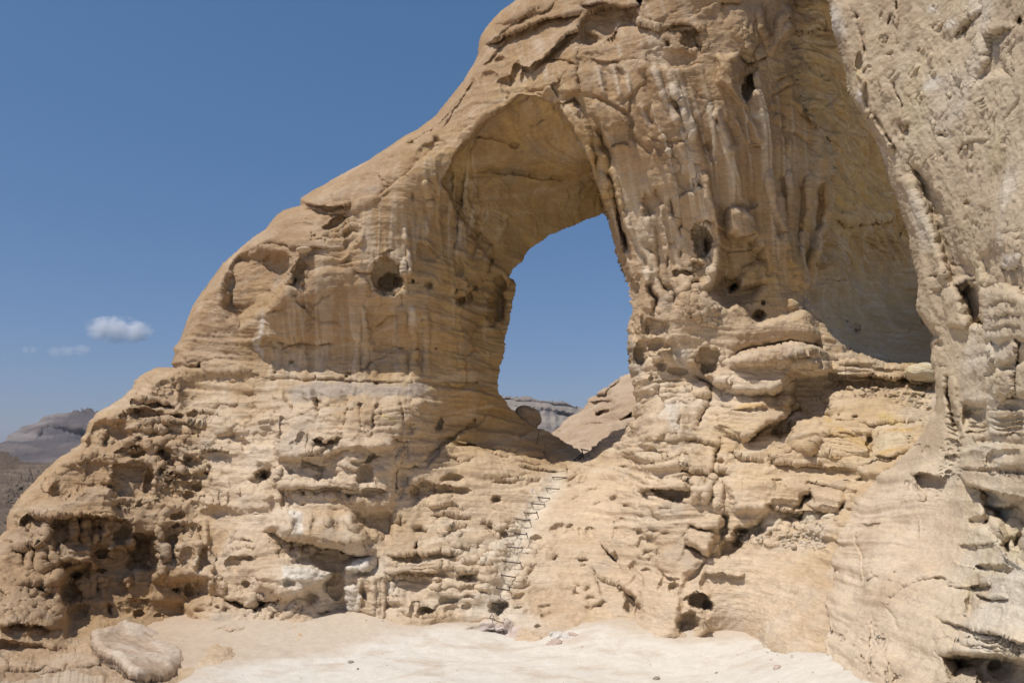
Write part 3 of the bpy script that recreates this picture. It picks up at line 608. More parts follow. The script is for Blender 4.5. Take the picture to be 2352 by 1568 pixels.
# deep shaded bay right of the pillar, with holes
pg([(1900,320),(2000,330),(1990,580),(2090,590),(2340,700),(2340,1040),(2230,1190),(2100,1250),(1960,1240),(1860,1160),(1800,1120),(1900,900),(1930,640)], .55, 90)
st([(1890,500),(1990,590),(2090,600),(2150,570),(2260,560)],-.12,70,.26,90); st([(1990,340),(2080,350),(2160,370),(2260,320)], .14,60,-.12,50); pg([(2000,340),(2140,360),(2250,400),(2300,600),(2230,660),(2080,590),(1990,590)], -.18, 50)
pk(2030,1065,55,55,1.3,0,pw=.4); pk(2000,1040,110,90,.45); pk(2310,1220,20,18,.5); pk(2280,1320,60,50,.7); pk(2260,1330,22,22,.4); pk(2310,1310,16,18,.35); pk(2200,1190,8,8,.25); pk(2150,1320,30,14,-.1)
pg([(2080,980),(2130,900),(2250,830),(2340,850),(2340,1040),(2200,1080),(2070,1110)], -.30, 50); st([(2070,1110),(2200,1080),(2350,1030)],-.06,50,.1,40); ln([(2150,600),(2200,680),(2270,590)],30,.2); pk(2200,650,50,40,.2)
# rounded shoulder below it
pg([(1460,1568),(1450,1400),(1480,1240),(1560,1130),(1680,1110),(1800,1160),(1920,1240),(1990,1250),(2080,1190),(2120,1240),(2200,1300),(2260,1370),(2350,1360),(2700,1300),(2800,1500),(2800,1800),(2000,1800),(1600,1800)], -.42, 60)
pk(1740,1240,210,130,-.22); pk(1800,1300,150,120,-.12); pk(1700,1275,28,34,.28); pk(1650,1315,30,36,.34,30); ln([(1620,1200),(1640,1330)],10,.08)
W.field([(1700,1280),(1900,1230),(1930,1360),(1800,1420),(1680,1380)], 26, (3,8), (1.5,4), .10, 5)
st([(1640,1330),(1740,1400),(1900,1410)],-.06,30,.10,30)
# ---- tile 3,1 : alcove
W.tile(3, 1)
for a in ([(0,0),(60,300),(160,560),(240,900)],[(180,0),(210,300),(200,600),(250,950)],[(380,0),(370,300),(300,700),(270,1050)],[(560,60),(540,300),(480,650),(390,900)],[(100,200),(160,560)],[(700,100),(600,260),(560,300)]): ln(a, 32, -.20, .1)
for a in ([(110,40),(130,260)],[(280,40),(290,400),(270,800)],[(470,100),(450,450),(350,900)]): ln(a, 40, .16, .15)
pg([(60,620),(170,560),(330,800),(300,1140),(210,1080),(120,900)], -.2, 60)
st([(620,440),(700,470),(850,470),(980,480),(1220,410)], -.50,160,.16,80); ln([(630,440),(700,480),(760,470)],18,.3); pk(830,520,150,40,.12); pk(900,490,16,10,.2); pk(950,490,10,8,.2); pk(495,405,10,16,.25); pk(370,355,10,10,.2)
for a in ([(920,680),(1060,760),(1130,770)],[(700,610),(960,640),(1330,690)],[(1130,770),(1200,600),(1260,480)],[(930,600),(1080,490),(1240,520)],[(910,780),(1060,810),(1180,830)],[(620,700),(740,780),(760,870)],[(870,1390),(1000,1350),(1300,1390)],[(1140,1500),(1300,1480)],[(420,1000),(560,1000),(700,1010)],[(1200,950),(1390,930)],[(480,600),(640,680),(740,790),(760,900),(780,1000)],[(1000,200),(1130,200)],[(300,1130),(400,1050),(520,1040)]):
    ln(a, 12, .12, .1)
for x, y, rx, ry, d in ((710,1390,22,26,.5),(780,1460,60,60,.7),(985,1500,20,14,.4),(985,1550,16,14,.35),(850,1220,22,26,.35),(545,1357,8,10,.3),(1330,1150,70,90,.25),(1040,1520,40,12,.2),(1400,1390,30,40,.4),(780,1480,40,40,.3),(670,1385,8,8,.2)): pk(x,y,rx,ry,d)
pk(230,1200,70,60,-.25); st([(180,1180),(260,1230),(350,1330),(480,1420),(640,1560)], .22,60,-.10,110); pk(180,1300,9,9,.14); pk(265,1300,12,8,.12); pk(220,1310,8,7,.12)
# ---- tile 3,2 : blocks under the alcove
W.tile(3, 2)
pk(-20,20,560,70,.0); st([(-350,150),(-150,60),(100,20),(330,30),(500,60)], .40,60,-.14,120); ln([(-370,160),(-150,70),(100,15),(300,20),(480,60),(520,20)], 18, .3,.1)
pg([(-600,300),(-300,150),(-100,60),(100,25),(300,50),(480,80),(550,200),(560,330),(400,360),(230,300),(160,430),(60,480),(-300,500)], -.62, 60)
st([(160,160),(250,120),(400,100),(480,130),(550,220)], -.14,60,.30,120); pk(300,160,90,50,.16); st([(0,500),(130,440),(240,310)],-.1,60,.30,90); st([(0,180),(200,190)],-.02,30,.06,30)
pg([(230,330),(560,260),(700,340),(1200,390),(1260,340),(1290,300),(1320,390),(720,400),(600,560),(580,700),(380,780),(280,780),(210,900),(120,930),(0,870),(160,620),(180,480)], .62, 60)
pk(330,560,230,140,.35); pk(90,870,130,60,.25)
st([(520,200),(800,190),(1000,200),(1200,240),(1300,240)], .05,60,-.30,90); st([(600,300),(900,320),(1160,350),(1290,330)],-.24,70,.40,70)
for a in ([(580,160),(900,180)],[(640,210),(960,240)],[(580,260),(1000,280)],[(700,230),(1200,270)]): ln(a,8,.07)
pk(1400,290,130,95,-.55,-8,pw=.6); st([(1300,380),(1420,390),(1520,370)],-.1,60,.3,50); pk(1260,360,50,30,.4)
st([(520,430),(640,380),(760,400),(900,410),(1100,400),(1300,410)], .10,40,-.16,60); W.field([(540,390),(1500,390),(1500,640),(1250,620),(1000,480),(720,520),(600,470)], 46, (4,14), (3,8), .22, 11, (-25,25)); pk(1390,540,90,60,.25,20); pk(1400,600,50,40,.25); pk(1290,540,40,30,-.12); pk(870,470,60,40,-.12); pk(620,420,70,40,-.16)
pk(800,700,40,22,.4); pk(650,680,16,16,.2); pk(750,735,50,12,.25); pk(1080,725,16,14,.14); st([(600,700),(760,740),(960,750),(1400,740)],-.08,50,.14,50)
pg([(220,780),(470,690),(520,740),(960,770),(950,900),(980,1050),(700,1060),(420,1030),(200,960)], -.26, 60); pk(480,970,90,60,.2,-10); ln([(380,1000),(420,930),(480,910)],18,-.16); st([(200,960),(400,1020)],-.05,40,.14,40)
ln([(940,860),(920,960),(960,1050)],12,.30); pk(935,858,14,14,.4); pk(740,920,220,120,.14); pk(1180,950,220,130,.16); st([(980,1050),(1150,1060),(1300,1000)],-.06,50,.14,50)
for k in range(8): ln([(500,800+30*k),(760,830+32*k),(960,900+22*k)], 6, .035); ln([(980,800+28*k),(1200,790+28*k),(1400,780+26*k)],6,.03)
st([(0,1000),(200,1000),(400,1040)], .05,50,-.14,50); st([(0,1110),(80,1120),(200,1130),(360,1140),(480,1160),(560,1150),(840,1170)],-.10,50,.22,50); pk(440,1140,80,30,.3); pk(40,1090,50,50,.26)
st([(840,1160),(960,1090),(1150,1090)],-.05,60,.08,60); ln([(845,1080),(835,1200)],8,.08)
# big broken boulders
pg([(-400,1300),(-100,1260),(60,1270),(200,1260),(360,1290),(410,1310),(380,1400),(280,1500),(60,1490),(0,1568),(-300,1560)], -.32, 60); pk(110,1310,80,50,.34,5); pk(370,1330,50,60,.2); ln([(405,1290),(380,1400),(280,1510),(200,1540)],14,.34)
pg([(400,1320),(560,1330),(700,1380),(710,1480),(660,1560),(400,1530),(370,1510)], -.34, 50); pg([(400,1310),(420,1280),(700,1290),(760,1280),(700,1370)], -.16, 30); pk(730,1300,50,40,.26); pk(810,1320,60,50,-.2); ln([(700,1380),(720,1480),(660,1568)],14,.25); ln([(410,1310),(560,1340),(700,1390)],10,.16)
pg([(850,1170),(1150,1160),(1060,1310),(1020,1450),(930,1540),(650,1568),(760,1440),(850,1310)], -.24, 50); pk(840,1290,40,40,.3); pk(760,1360,60,40,-.2)
ln([(1180,1140),(1060,1330),(1010,1450),(960,1530)],12,.2)
st([(0,1500),(180,1540),(430,1560),(560,1568)],-.2,60,.4,60)
# ---- tile 3,3 : rubble and fan on the right
W.tile(3, 3)
pg([(-330,260),(-200,120),(0,0),(120,30),(300,0),(640,0),(660,110),(500,100),(380,150),(250,130),(120,150),(0,160),(-180,330)], .48, 60); pk(430,80,110,90,-.42,20); pk(40,90,110,90,-.30); pk(590,50,80,40,-.2); pk(740,20,100,50,-.3); pk(730,110,90,60,-.26); pk(260,60,40,26,-.12); pk(230,150,60,40,.2)
st([(-20,270),(100,220),(240,200)], .05,40,-.16,50); pk(110,210,110,40,-.14,-10); ln([(30,180),(20,260)],10,.12)
st([(800,300),(840,120),(900,90)], .0,10,.0,10); ln([(870,130),(830,260),(860,420),(870,640)],14,-.1)
# ---- tile 2,3 : lower right pillar, scoured pockets
W.tile(2, 3)
for x, y, rx, ry, d, r in ((430,150,80,40,.34,-15),(530,150,40,44,.34,0),(450,205,70,34,.34,-18),(630,180,28,40,.3,0),(710,180,46,44,.36,-30),(220,270,60,70,.5,30),(290,340,36,24,.28,0),(400,420,46,40,.34,0),(655,440,60,38,.40,5),(670,500,44,30,.34,0),(610,680,42,32,.34,0),(590,750,30,34,.3,0),(700,710,40,44,.24,0),(720,800,60,40,.26,0),(730,890,110,60,.34,0),(830,850,60,40,.26,-20),(300,880,70,40,.26,0),(310,940,46,30,.26,0),(90,690,90,30,.26,-10),(60,780,60,40,.26,-20),(160,560,34,90,.36,30),(100,540,20,16,.2,0),
    (1170,180,36,44,.34,20),(1300,170,50,40,.34,0),(1320,40,30,60,.3,0),(1180,40,36,36,.24,0),(1170,290,40,70,.34,15),(1290,260,60,50,.34,-30),(1280,360,30,34,.3,0),(1230,370,34,40,.28,0),(1350,370,36,50,.34,25),(1270,430,32,40,.34,0),(1235,550,44,38,.40,0),(1400,200,50,20,.26,-15),(1120,510,40,60,.28,0),(1350,70,14,34,.2,0),(1040,230,16,20,.2,0),(1010,60,26,16,.25,0),(920,50,24,12,.14,0),(150,350,60,26,.24,0),(160,20,30,14,.2,0),(560,180,20,40,.24,0)): pk(x,y,rx*1.08,ry,d*.62,r)
pg([(810,280),(960,430),(970,460),(880,400)], .30, 16); ln([(815,280),(900,350),(960,420)],14,-.18); pg([(780,250),(900,300),(960,430),(880,330)], -.14, 20)
ln([(945,30),(930,260)],7,.1); ln([(760,520),(790,660),(830,780)],14,.30); st([(740,500),(840,600),(970,650),(1080,760),(1160,820)],-.08,60,.18,60); pg([(960,600),(1010,640),(1150,780),(1170,940),(1060,950),(1020,880),(1060,820)], .34, 40); ln([(960,620),(1020,720),(1100,800),(1160,830)],12,-.14)
ln([(1165,830),(1150,960)],16,.3); pk(1060,600,80,110,-.16); pk(1070,450,80,90,-.12); ln([(1170,380),(1180,560),(1210,640),(1160,800)],14,.08)
pg([(1170,500),(1300,560),(1540,600),(1600,640),(1550,900),(1530,1160),(1280,1230),(1100,1150),(1160,960)], -.22, 60); pk(1430,690,110,100,.22,0); pk(1490,690,50,60,.30,30); pk(1390,745,60,36,-.16); st([(1380,570),(1460,600),(1540,610)],-.05,30,.14,40)
ln([(1920,330),(1800,430),(1700,560),(1580,660)], 12, .18); pg([(1340,330),(1600,300),(1780,400),(1790,440),(1560,650),(1320,540)], -.16, 60)
pg([(1640,90),(1780,40),(1920,0),(1930,80),(1880,160),(1700,160)], -.26, 40); pg([(1590,230),(1680,160),(1850,190),(1870,260),(1800,390),(1720,330),(1620,280)], -.34, 40); st([(1600,280),(1740,350),(1810,400)],-.14,60,.30,90); st([(1640,100),(1700,150),(1800,150)],-.1,40,.26,60)
pg([(1940,250),(2080,150),(2150,150),(2110,340),(2000,440),(1830,430),(1900,350)], .55, 60); ln([(1930,0),(1960,120),(1900,300)],34,.35); pk(2110,160,70,40,.7); pk(2080,290,80,40,.4)
W.field([(2080,200),(2330,180),(2350,250),(2140,330)], 30, (3,9), (2,6), -.12, 21)
pk(1730,830,110,80,.80,15,rim=.04,pw=.45); pk(1800,870,60,70,.45,0); pk(1620,1030,95,130,.75,10,pw=.45); pk(1600,1050,30,34,-.3); pg([(1720,960),(1830,960),(1830,1090),(1700,1150)], -.2,40); ln([(1740,950),(1810,1010),(1820,1080)],14,-.12); st([(1570,790),(1640,760),(1740,740),(1820,790)],-.12,60,.14,40)
ln([(1680,720),(1740,760)],8,.12); st([(1780,560),(1900,560),(2060,600),(2150,560)], -.14,70,.12,60); ln([(1800,540),(1770,640),(1730,720)],24,.14)
pk(480,1150,100,40,-.16); W.field([(380,1110),(600,1120),(560,1240),(380,1240)], 12, (4,10), (3,6), -.14, 31); pk(240,1050,40,20,.2); pk(60,890,40,26,.2); pk(1080,1040,60,30,-.12)
st([(0,1120),(160,1100),(300,1130)],.05,40,-.10,50)
# steps cut beside the rungs
W.dpx()
for x, y in ((1160,1238),(1140,1258),(1128,1276),(1112,1292),(1175,1215),(1120,1310),(1105,1345),(1090,1362),(1215,1270),(1225,1255),(1198,1330),(1182,1352),(1208,1310),(1195,1400)):
    st([(x-16,y),(x,y-3),(x+16,y-2)], .16, 9, -.12, 12, .3)
pk(1146,1398,24,22,.75,-20); pk(1150,1415,16,12,.3); st([(1050,1455),(1090,1430),(1135,1425),(1180,1432)], .10,20,-.24,26); pk(1100,1440,50,14,-.14,-12); st([(1060,1462),(1110,1450),(1170,1448)],-.1,12,.2,10)
ln([(1290,1095),(1240,1160),(1190,1240),(1160,1330),(1150,1400)], 26, .22, .1)
# ---- tile 1,3 : lower middle
W.tile(1, 3)
pg([(60,160),(210,0),(880,0),(960,150),(1060,350),(960,390),(780,350),(500,280),(330,240),(160,180)], -.55, 80)
st([(130,170),(340,240),(520,280),(780,350),(930,380),(1060,390)], -.30,120,.55,90); st([(760,270),(880,290),(960,280),(1040,350)],-.05,60,.16,60)
pg([(880,0),(1260,0),(1290,120),(1270,260),(1150,270),(1080,180),(960,150)], .38, 60); pk(1080,210,30,50,-.18); ln([(830,0),(860,110),(960,200),(1040,300)],26,-.20); ln([(300,40),(320,160)],20,-.12); ln([(470,60),(500,200)],20,-.1); ln([(650,0),(660,130)],16,-.12); pk(400,100,70,90,.18); pk(570,80,70,90,.16); pk(740,80,70,110,.18)
pk(300,350,130,90,.4); pk(440,340,60,70,.3); ln([(260,270),(270,370)],14,-.18); ln([(385,270),(390,400)],14,-.16); pk(800,360,40,18,.4); pk(310,240,40,14,.3); pk(500,280,40,14,.25)
pg([(560,300),(780,360),(1000,400),(800,540),(740,680),(600,660),(680,560),(480,480),(330,470),(180,560)], .42, 80)
# white crumbled shelf
pg([(0,560),(110,540),(230,520),(310,470),(480,480),(640,510),(720,560),(660,640),(580,700),(450,760),(240,800),(0,700)], -.35, 60); pk(420,540,120,80,-.16); pk(660,560,80,50,-.2); pk(310,650,60,40,.26); pk(150,720,30,18,.2); pk(20,740,50,26,.25)
pg([(800,480),(960,410),(1060,430),(1050,560),(900,550),(800,540)], -.42, 40); pg([(870,560),(1050,560),(1180,520),(1160,1010),(1040,1070),(880,1090),(800,960),(820,700),(900,640)], -.26, 60); pk(960,460,30,16,.16); pk(840,500,50,40,-.12)
pk(640,680,34,60,.42); pk(740,700,90,110,.36); pk(980,740,30,60,.42,-12); ln([(955,600),(960,760),(930,900)],18,-.14); ln([(1070,560),(1075,760),(1060,1000)],20,-.16); ln([(1165,540),(1170,800),(1160,1010)],14,-.16); pk(1110,470,40,60,.3)
st([(0,780),(160,790),(240,760)],-.15,50,.34,60); pk(80,840,170,60,.36,-10); st([(0,890),(80,870),(250,780)],.18,40,-.22,60); pk(500,800,80,50,.3,-20); st([(550,900),(640,900),(780,970)],-.1,40,.2,40); pk(650,905,16,10,.2); pk(800,1000,40,26,.2); pk(860,1030,34,26,.22); pk(460,720,50,50,.24)
W.field([(0,930),(240,800),(420,830),(200,1080),(0,1100)], 34, (3,8), (2,5), .12, 41, (-40,40)); ln([(400,800),(300,930),(180,1060)],20,-.12); ln([(60,1090),(100,950)],9,.12); ln([(420,860),(400,960)],9,.1)
# right of it: bedded wall with hollows
st([(1160,540),(1260,520),(1500,500),(1760,480),(1980,430),(2100,430)], .12,50,-.22,60); st([(1200,560),(1400,550),(1640,560)],-.12,50,.30,120); pk(1430,680,180,130,.26); pk(1700,590,60,110,.22,20); pk(1950,600,110,60,.34,5); pk(1900,560,60,30,.2); st([(1850,570),(2040,550)],-.1,50,.2,40)
pk(1470,420,60,60,.3); pk(1350,430,110,60,.2); pk(1680,400,180,24,.22); st([(1200,385),(1400,385),(1700,375),(1900,370)],-.08,60,.16,40); pk(1480,310,22,36,.25); ln([(1460,340),(1500,280)],12,.16)
for x, y, rx, ry, d, r in ((1800,70,200,44,.42,8),(1820,180,90,60,.42,-15),(1500,170,90,40,.34,10),(2150,160,80,60,.36,20),(2090,110,40,30,.3,0),(2040,320,40,34,.3,-10),(1330,100,60,60,.26,0),(1700,350,30,16,.18,0),(2000,520,20,20,.1,0),(1960,780,60,30,.26,0),(1940,880,40,30,.26,0),(2060,740,70,30,.26,0),(1240,620,50,30,.24,0),(1560,910,80,44,.50,0),(1360,930,60,40,.30,0),(1300,880,80,60,.18,0),(1800,900,60,50,.18,0),(1760,800,90,40,.18,0),(2310,110,40,20,.3,0),(2270,200,60,40,.3,20),(1310,905,10,10,.2,0),(1220,860,40,50,.16,0)): pk(x,y,rx,ry,d,r)
st([(1180,800),(1400,790),(1560,810)], .06,60,-.14,70); ln([(1420,800),(1410,940)],18,-.18); ln([(1500,830),(1470,950)],18,-.2); ln([(1640,900),(1650,960)],14,-.14); st([(1490,950),(1640,950)],.14,30,-.16,40); ln([(1720,840),(1720,960)],16,-.1); st([(1600,700),(1900,680),(2100,640)],-.06,50,.12,50)
pg([(1640,60),(1720,50),(1900,110),(1880,240),(2050,240),(2100,300),(1850,330),(1700,230)],-.12,40)
# ---- tile 0,2 / 0,3 : honeycombed foot of the fin
W.tile(0, 2)
for x, y, rx, ry, d, r in ((1410,320,60,44,.34,0),(1290,420,90,70,.36,-25),(1340,660,210,48,.50,6),(1290,910,50,30,.40,0),(1275,1032,62,24,.40,0),(1490,1040,80,90,.70,30),(1270,820,60,32,.26,0),(1420,860,50,70,.32,0),(1610,845,110,46,.34,0),(1620,915,120,42,.30,0),(1800,870,80,40,.30,0),(1640,690,60,40,.36,0),(1800,690,70,60,.40,0),(1940,700,90,50,.40,0),
    (650,1080,62,34,.34,-20),(430,1270,60,100,.50,25),(640,1260,180,150,.55,15),(880,1180,100,150,.30,0),(1240,1290,190,210,.62,0),(1380,1300,52,180,.42,0),(1310,1490,46,40,.36,0),(1560,1110,80,54,.40,0),(1760,1120,110,60,.42,0),(1510,1190,46,40,.34,0),(1690,1240,70,40,.34,0),(1840,1230,90,80,.34,0),(1560,1290,34,70,.40,0),(1690,1310,90,40,.30,0),(1550,1400,60,60,.30,0),(1720,1430,60,60,.30,0),(1800,1340,60,40,.26,0),(1600,1160,50,30,.26,0),(1130,740,60,24,.3,0),(1470,760,60,30,.2,0),(1700,760,90,26,.26,0),(2100,870,120,60,.30,0),(2180,930,90,50,.26,0),(1830,230,30,36,.5,0),(1720,298,14,12,.25,0),(1885,318,12,10,.2,0),(2020,335,10,10,.2,0),(1520,430,90,60,-.16,0),(1560,330,80,40,-.1,0),(1700,480,110,60,-.12,0),(2260,980,40,60,.2,0)): pk(x,y,rx,ry,d,r)
pg([(780,830),(830,740),(1000,690),(1180,740),(1220,900),(1120,960),(1040,1010),(900,1030),(800,1010),(750,930)], .62, 70); pk(1060,880,110,110,.25); ln([(930,750),(930,1010)],26,-.16); ln([(1020,880),(1000,1010)],20,-.12); ln([(760,850),(770,1020)],16,-.16)
st([(1180,530),(1300,520),(1440,560),(1600,590)], -.14,50,.34,50); st([(1140,600),(1300,590),(1500,600),(1590,610)],.1,40,-.16,50); st([(1090,660),(1180,660),(1260,690)],-.1,40,.22,40)
st([(1230,740),(1420,730),(1500,690),(1620,700),(1780,720),(1920,750)], .16,50,-.18,40); st([(1480,740),(1700,740),(1920,770)],-.12,40,.26,60); st([(1960,740),(2040,720),(2160,760),(2290,820)], .16,60,-.16,90); pk(2060,800,140,80,-.18)
st([(1840,970),(1960,990),(2100,1000)], .05,30,-.16,30); st([(1840,990),(1960,1005),(2100,1015)],-.16,30,.26,120); st([(1500,960),(1620,950),(1800,960)],.14,40,-.12,50); st([(1480,1080),(1560,1060),(1680,1080),(1760,1070)],-.1,30,.22,40); st([(1100,950),(1200,920),(1300,950),(1400,960)],.16,40,-.16,40); st([(1040,1020),(1120,990),(1300,1000)],-.05,30,.2,40)
st([(440,1430),(580,1420),(700,1350),(860,1330),(1000,1350),(1080,1400)], .30,60,-.30,120); pg([(240,1560),(440,1440),(640,1420),(720,1340),(860,1330),(1000,1350),(1080,1450),(1100,1640),(300,1640)], -.28, 60)
pg([(920,1040),(1060,1030),(1080,1100),(1040,1280),(1020,1340),(990,1300),(990,1120)], -.30, 34); st([(910,1060),(1000,1050),(1060,1050)],.05,30,-.2,30); ln([(480,1120),(470,1240),(440,1400)],26,-.24); pk(760,1240,50,24,-.16); pk(500,1330,40,24,-.16); ln([(740,1000),(750,1110)],22,-.2); ln([(800,1060),(800,1300)],8,.06)
for x, y, h in ((1860,1460,80),(1940,1450,80),(1995,1440,70),(2080,1440,90),(2190,1360,70),(1930,1240,60)): pk(x,y,24,h,-.26)
pg([(1900,1090),(1930,1200),(2040,1230),(2130,1300),(2240,1310),(2350,1340),(2500,1400),(2500,1568),(1800,1568),(1840,1500),(1940,1340)], -.22, 60); st([(1780,1190),(1880,1160),(1910,1090)],.1,30,-.12,40); st([(1440,1130),(1560,1150),(1680,1170),(1800,1180),(1900,1170)],.14,40,-.2,40); st([(1620,1270),(1760,1280)],.05,30,-.16,30)
st([(1090,1440),(1130,1500),(1200,1500),(1300,1440),(1400,1480)],.05,40,-.14,60); ln([(1420,1130),(1430,1260),(1400,1400),(1430,1500)],26,-.16); ln([(1650,0),(1640,200),(1640,500),(1600,600)],14,-.14); st([(1640,190),(1820,240),(1920,280),(2140,280),(2350,290)],-.03,40,.10,40)
pg([(1650,300),(2100,290),(2350,300),(2350,720),(2290,800),(2180,760),(2040,720),(1920,740),(1740,700),(1650,600)], .26, 90); pk(1960,560,60,60,-.14); st([(2000,560),(2100,580),(2200,580)],-.05,60,.1,60)
W.field([(1430,1000),(1800,960),(1950,1150),(1900,1500),(1430,1540)], 34, (5,14), (5,12), .24, 51, (-20,20)); W.field([(1200,640),(1700,700),(1500,1000),(1220,980)], 22, (5,13), (4,8), .22, 52); W.field([(1250,300),(1620,300),(1620,600),(1200,560)], 18, (5,14), (4,9), .20, 53, (-25,25))
W.tile(0, 3)
st([(430,20),(700,0),(1000,20),(1240,80)], .16,60,-.20,60); st([(440,50),(700,30),(960,40),(1130,70),(1250,100)],-.26,50,.40,120)
for x, y, rx, ry, d, r in ((120,110,50,100,.42,10),(310,110,110,110,.60,-25),(550,170,130,150,.55,0),(740,170,46,130,.50,0),(880,150,24,60,.60,0),(940,150,34,44,.45,0),(850,180,30,90,.3,0),(1120,220,70,100,.46,0),(640,300,180,60,.40,0),(940,380,24,20,.50,0),(930,540,44,22,.50,0),(1310,370,120,180,.90,0),(1270,250,70,70,.6,0),(1380,270,70,100,.3,0),(230,690,90,34,.34,0),(370,700,60,54,.50,0),(440,780,60,60,.44,0),(300,790,60,30,.3,-25),(640,740,110,110,.55,0),(700,600,60,44,.45,0),(650,560,150,80,.45,-15),(900,690,24,44,.60,0),(820,660,16,50,.45,0),(1050,680,100,90,.20,0),(1000,890,36,60,.40,0),(710,900,110,80,.2,0),(1620,700,60,50,.4,0),(1740,720,60,60,.4,0),(1870,680,90,110,.30,0),(1870,430,80,110,.34,0),(1720,430,60,110,.34,0),(1600,330,60,140,.40,0),(1640,120,60,26,.4,0),(1600,230,110,110,.30,0),(1640,40,80,40,.4,0),(2260,660,44,28,.34,20),(2200,880,30,20,.2,0),(2010,870,30,26,.25,0),(2090,890,36,30,.25,0),(1830,910,50,30,.2,0),(200,460,20,80,.40,0),(310,460,30,110,.42,0),(430,440,50,50,.3,-30),(510,350,30,20,.3,0),(440,360,50,50,.26,0),(230,100,40,90,.2,25),(60,290,70,40,.3,0),(1700,170,40,60,.2,0),(1280,940,50,44,.3,0),(1460,950,40,24,.3,0),(1030,330,40,30,-.3,0),(920,290,50,20,-.24,0)): pk(x,y,rx,ry,d,r)
for a in ([(410,170),(410,230),(350,320)],[(895,60),(890,200),(880,330)],[(970,60),(960,240),(940,330)],[(1010,320),(1010,440)],[(690,20),(700,180),(670,260)],[(800,60),(790,260)],[(1240,60),(1240,200),(1180,330)],[(1430,120),(1500,280),(1530,370),(1480,480),(1500,600)],[(340,240),(350,460),(370,560)],[(270,370),(270,540)],[(980,60),(1000,200),(1040,260)],[(1160,560),(1180,700)],[(480,680),(530,580),(640,500),(800,470)],[(490,690),(530,800),(600,900)],[(1890,80),(1890,260),(1920,420),(1960,560)],[(1800,130),(1830,330),(1790,530)],[(1460,380),(1470,620)]): ln(a, 22, -.26, .1)
pg([(-200,560),(100,540),(400,600),(520,560),(820,470),(520,640),(480,690),(530,830),(590,900),(610,1000),(440,1100),(200,1150),(0,1080),(-250,1000)], -.32, 70)
st([(350,310),(480,330),(600,380),(820,410)],.14,40,-.22,60); pg([(340,280),(480,320),(560,390),(820,410),(820,460),(560,460),(400,560),(360,480)],-.24,40); st([(540,470),(680,470),(830,460)],-.2,50,.45,70); st([(120,300),(200,340),(350,300)],-.2,60,.34,50); pk(240,290,110,60,-.25); st([(0,420),(180,390),(190,520)],.05,40,-.1,60)
pk(270,1030,110,50,-.2); pk(480,890,70,60,-.2); pk(300,950,110,50,-.14); st([(0,1050),(200,1030),(400,1060),(560,1080)],-.16,70,.40,90); pk(100,1180,120,50,-.2,15); st([(0,960),(120,880),(200,840)],-.05,40,.14,40); W.field([(-100,560),(450,600),(500,900),(100,1060),(-100,1000)], 26, (5,14), (4,9), .20, 61, (-30,30))
pg([(500,720),(560,600),(700,520),(860,470),(840,240),(1000,330),(1180,330),(1300,210),(1430,210),(1500,400),(1490,600),(1800,560),(1940,600),(1960,760),(1730,860),(1700,1100),(1300,1120),(900,1080),(700,1330),(560,1330),(600,1000)], .46, 70)
pg([(620,880),(980,830),(1180,800),(1500,800),(1720,800),(1720,1080),(1400,1110),(1000,1080),(700,1300),(500,1320),(480,1150)], .40, 110); pg([(0,1170),(400,1210),(700,1300),(500,1360),(300,1400),(80,1360),(-200,1200)], .45, 60)
# pale bench that ends the shaded bay
pg([(1710,870),(1800,810),(1950,790),(2200,850),(2350,900),(2500,930),(2500,1120),(2000,1110),(1720,1070)], -.42, 40); st([(1710,850),(1820,800),(1950,780),(2080,800)],.14,50,-.18,70); pk(1930,800,40,60,-.2); ln([(1950,560),(1950,760)],22,-.24); ln([(2060,600),(2060,770)],14,-.14); st([(1930,570),(2060,600)],.05,30,-.24,40)
st([(2070,790),(2200,830),(2350,880)], -.30,90,.24,60); pg([(1980,620),(2100,640),(2350,760),(2350,870),(2200,830),(2080,780),(1970,770)],-.14,60); pk(2130,500,60,80,.3,-20); st([(2100,420),(2250,400),(2350,420)],-.08,50,.16,40); st([(2130,240),(2250,230),(2340,260)],-.08,50,.16,50); st([(2140,350),(2260,310),(2350,330)],-.06,50,.14,40); ln([(2180,180),(2160,260),(2120,330)],16,.2)
pg([(1440,130),(1560,80),(1680,100),(1820,150),(1880,160),(1860,60),(1640,40),(1480,60)],-.2,40); W.field([(1720,880),(2350,920),(2350,1090),(1740,1060)], 24, (3,8), (2,5), .1, 62); pk(1660,890,50,26,-.2); pk(1200,770,60,26,-.12); pk(1080,855,22,12,-.2); pk(920,615,20,20,-.25)
# rock ledges in the lower left corner
pg([(540,1370),(640,1300),(900,1270),(960,1330),(900,1420),(700,1450),(560,1440)], -.25, 50); st([(-60,1380),(80,1370),(250,1400),(430,1430),(560,1450)],.14,40,-.18,60); pk(20,1400,60,90,-.3); st([(0,1470),(60,1450),(250,1460),(430,1440)],-.14,40,.24,30); ln([(40,1480),(20,1560)],10,.25); ln([(250,1410),(220,1480)],10,.18); st([(250,1530),(450,1470),(700,1480)],-.08,30,.14,30)

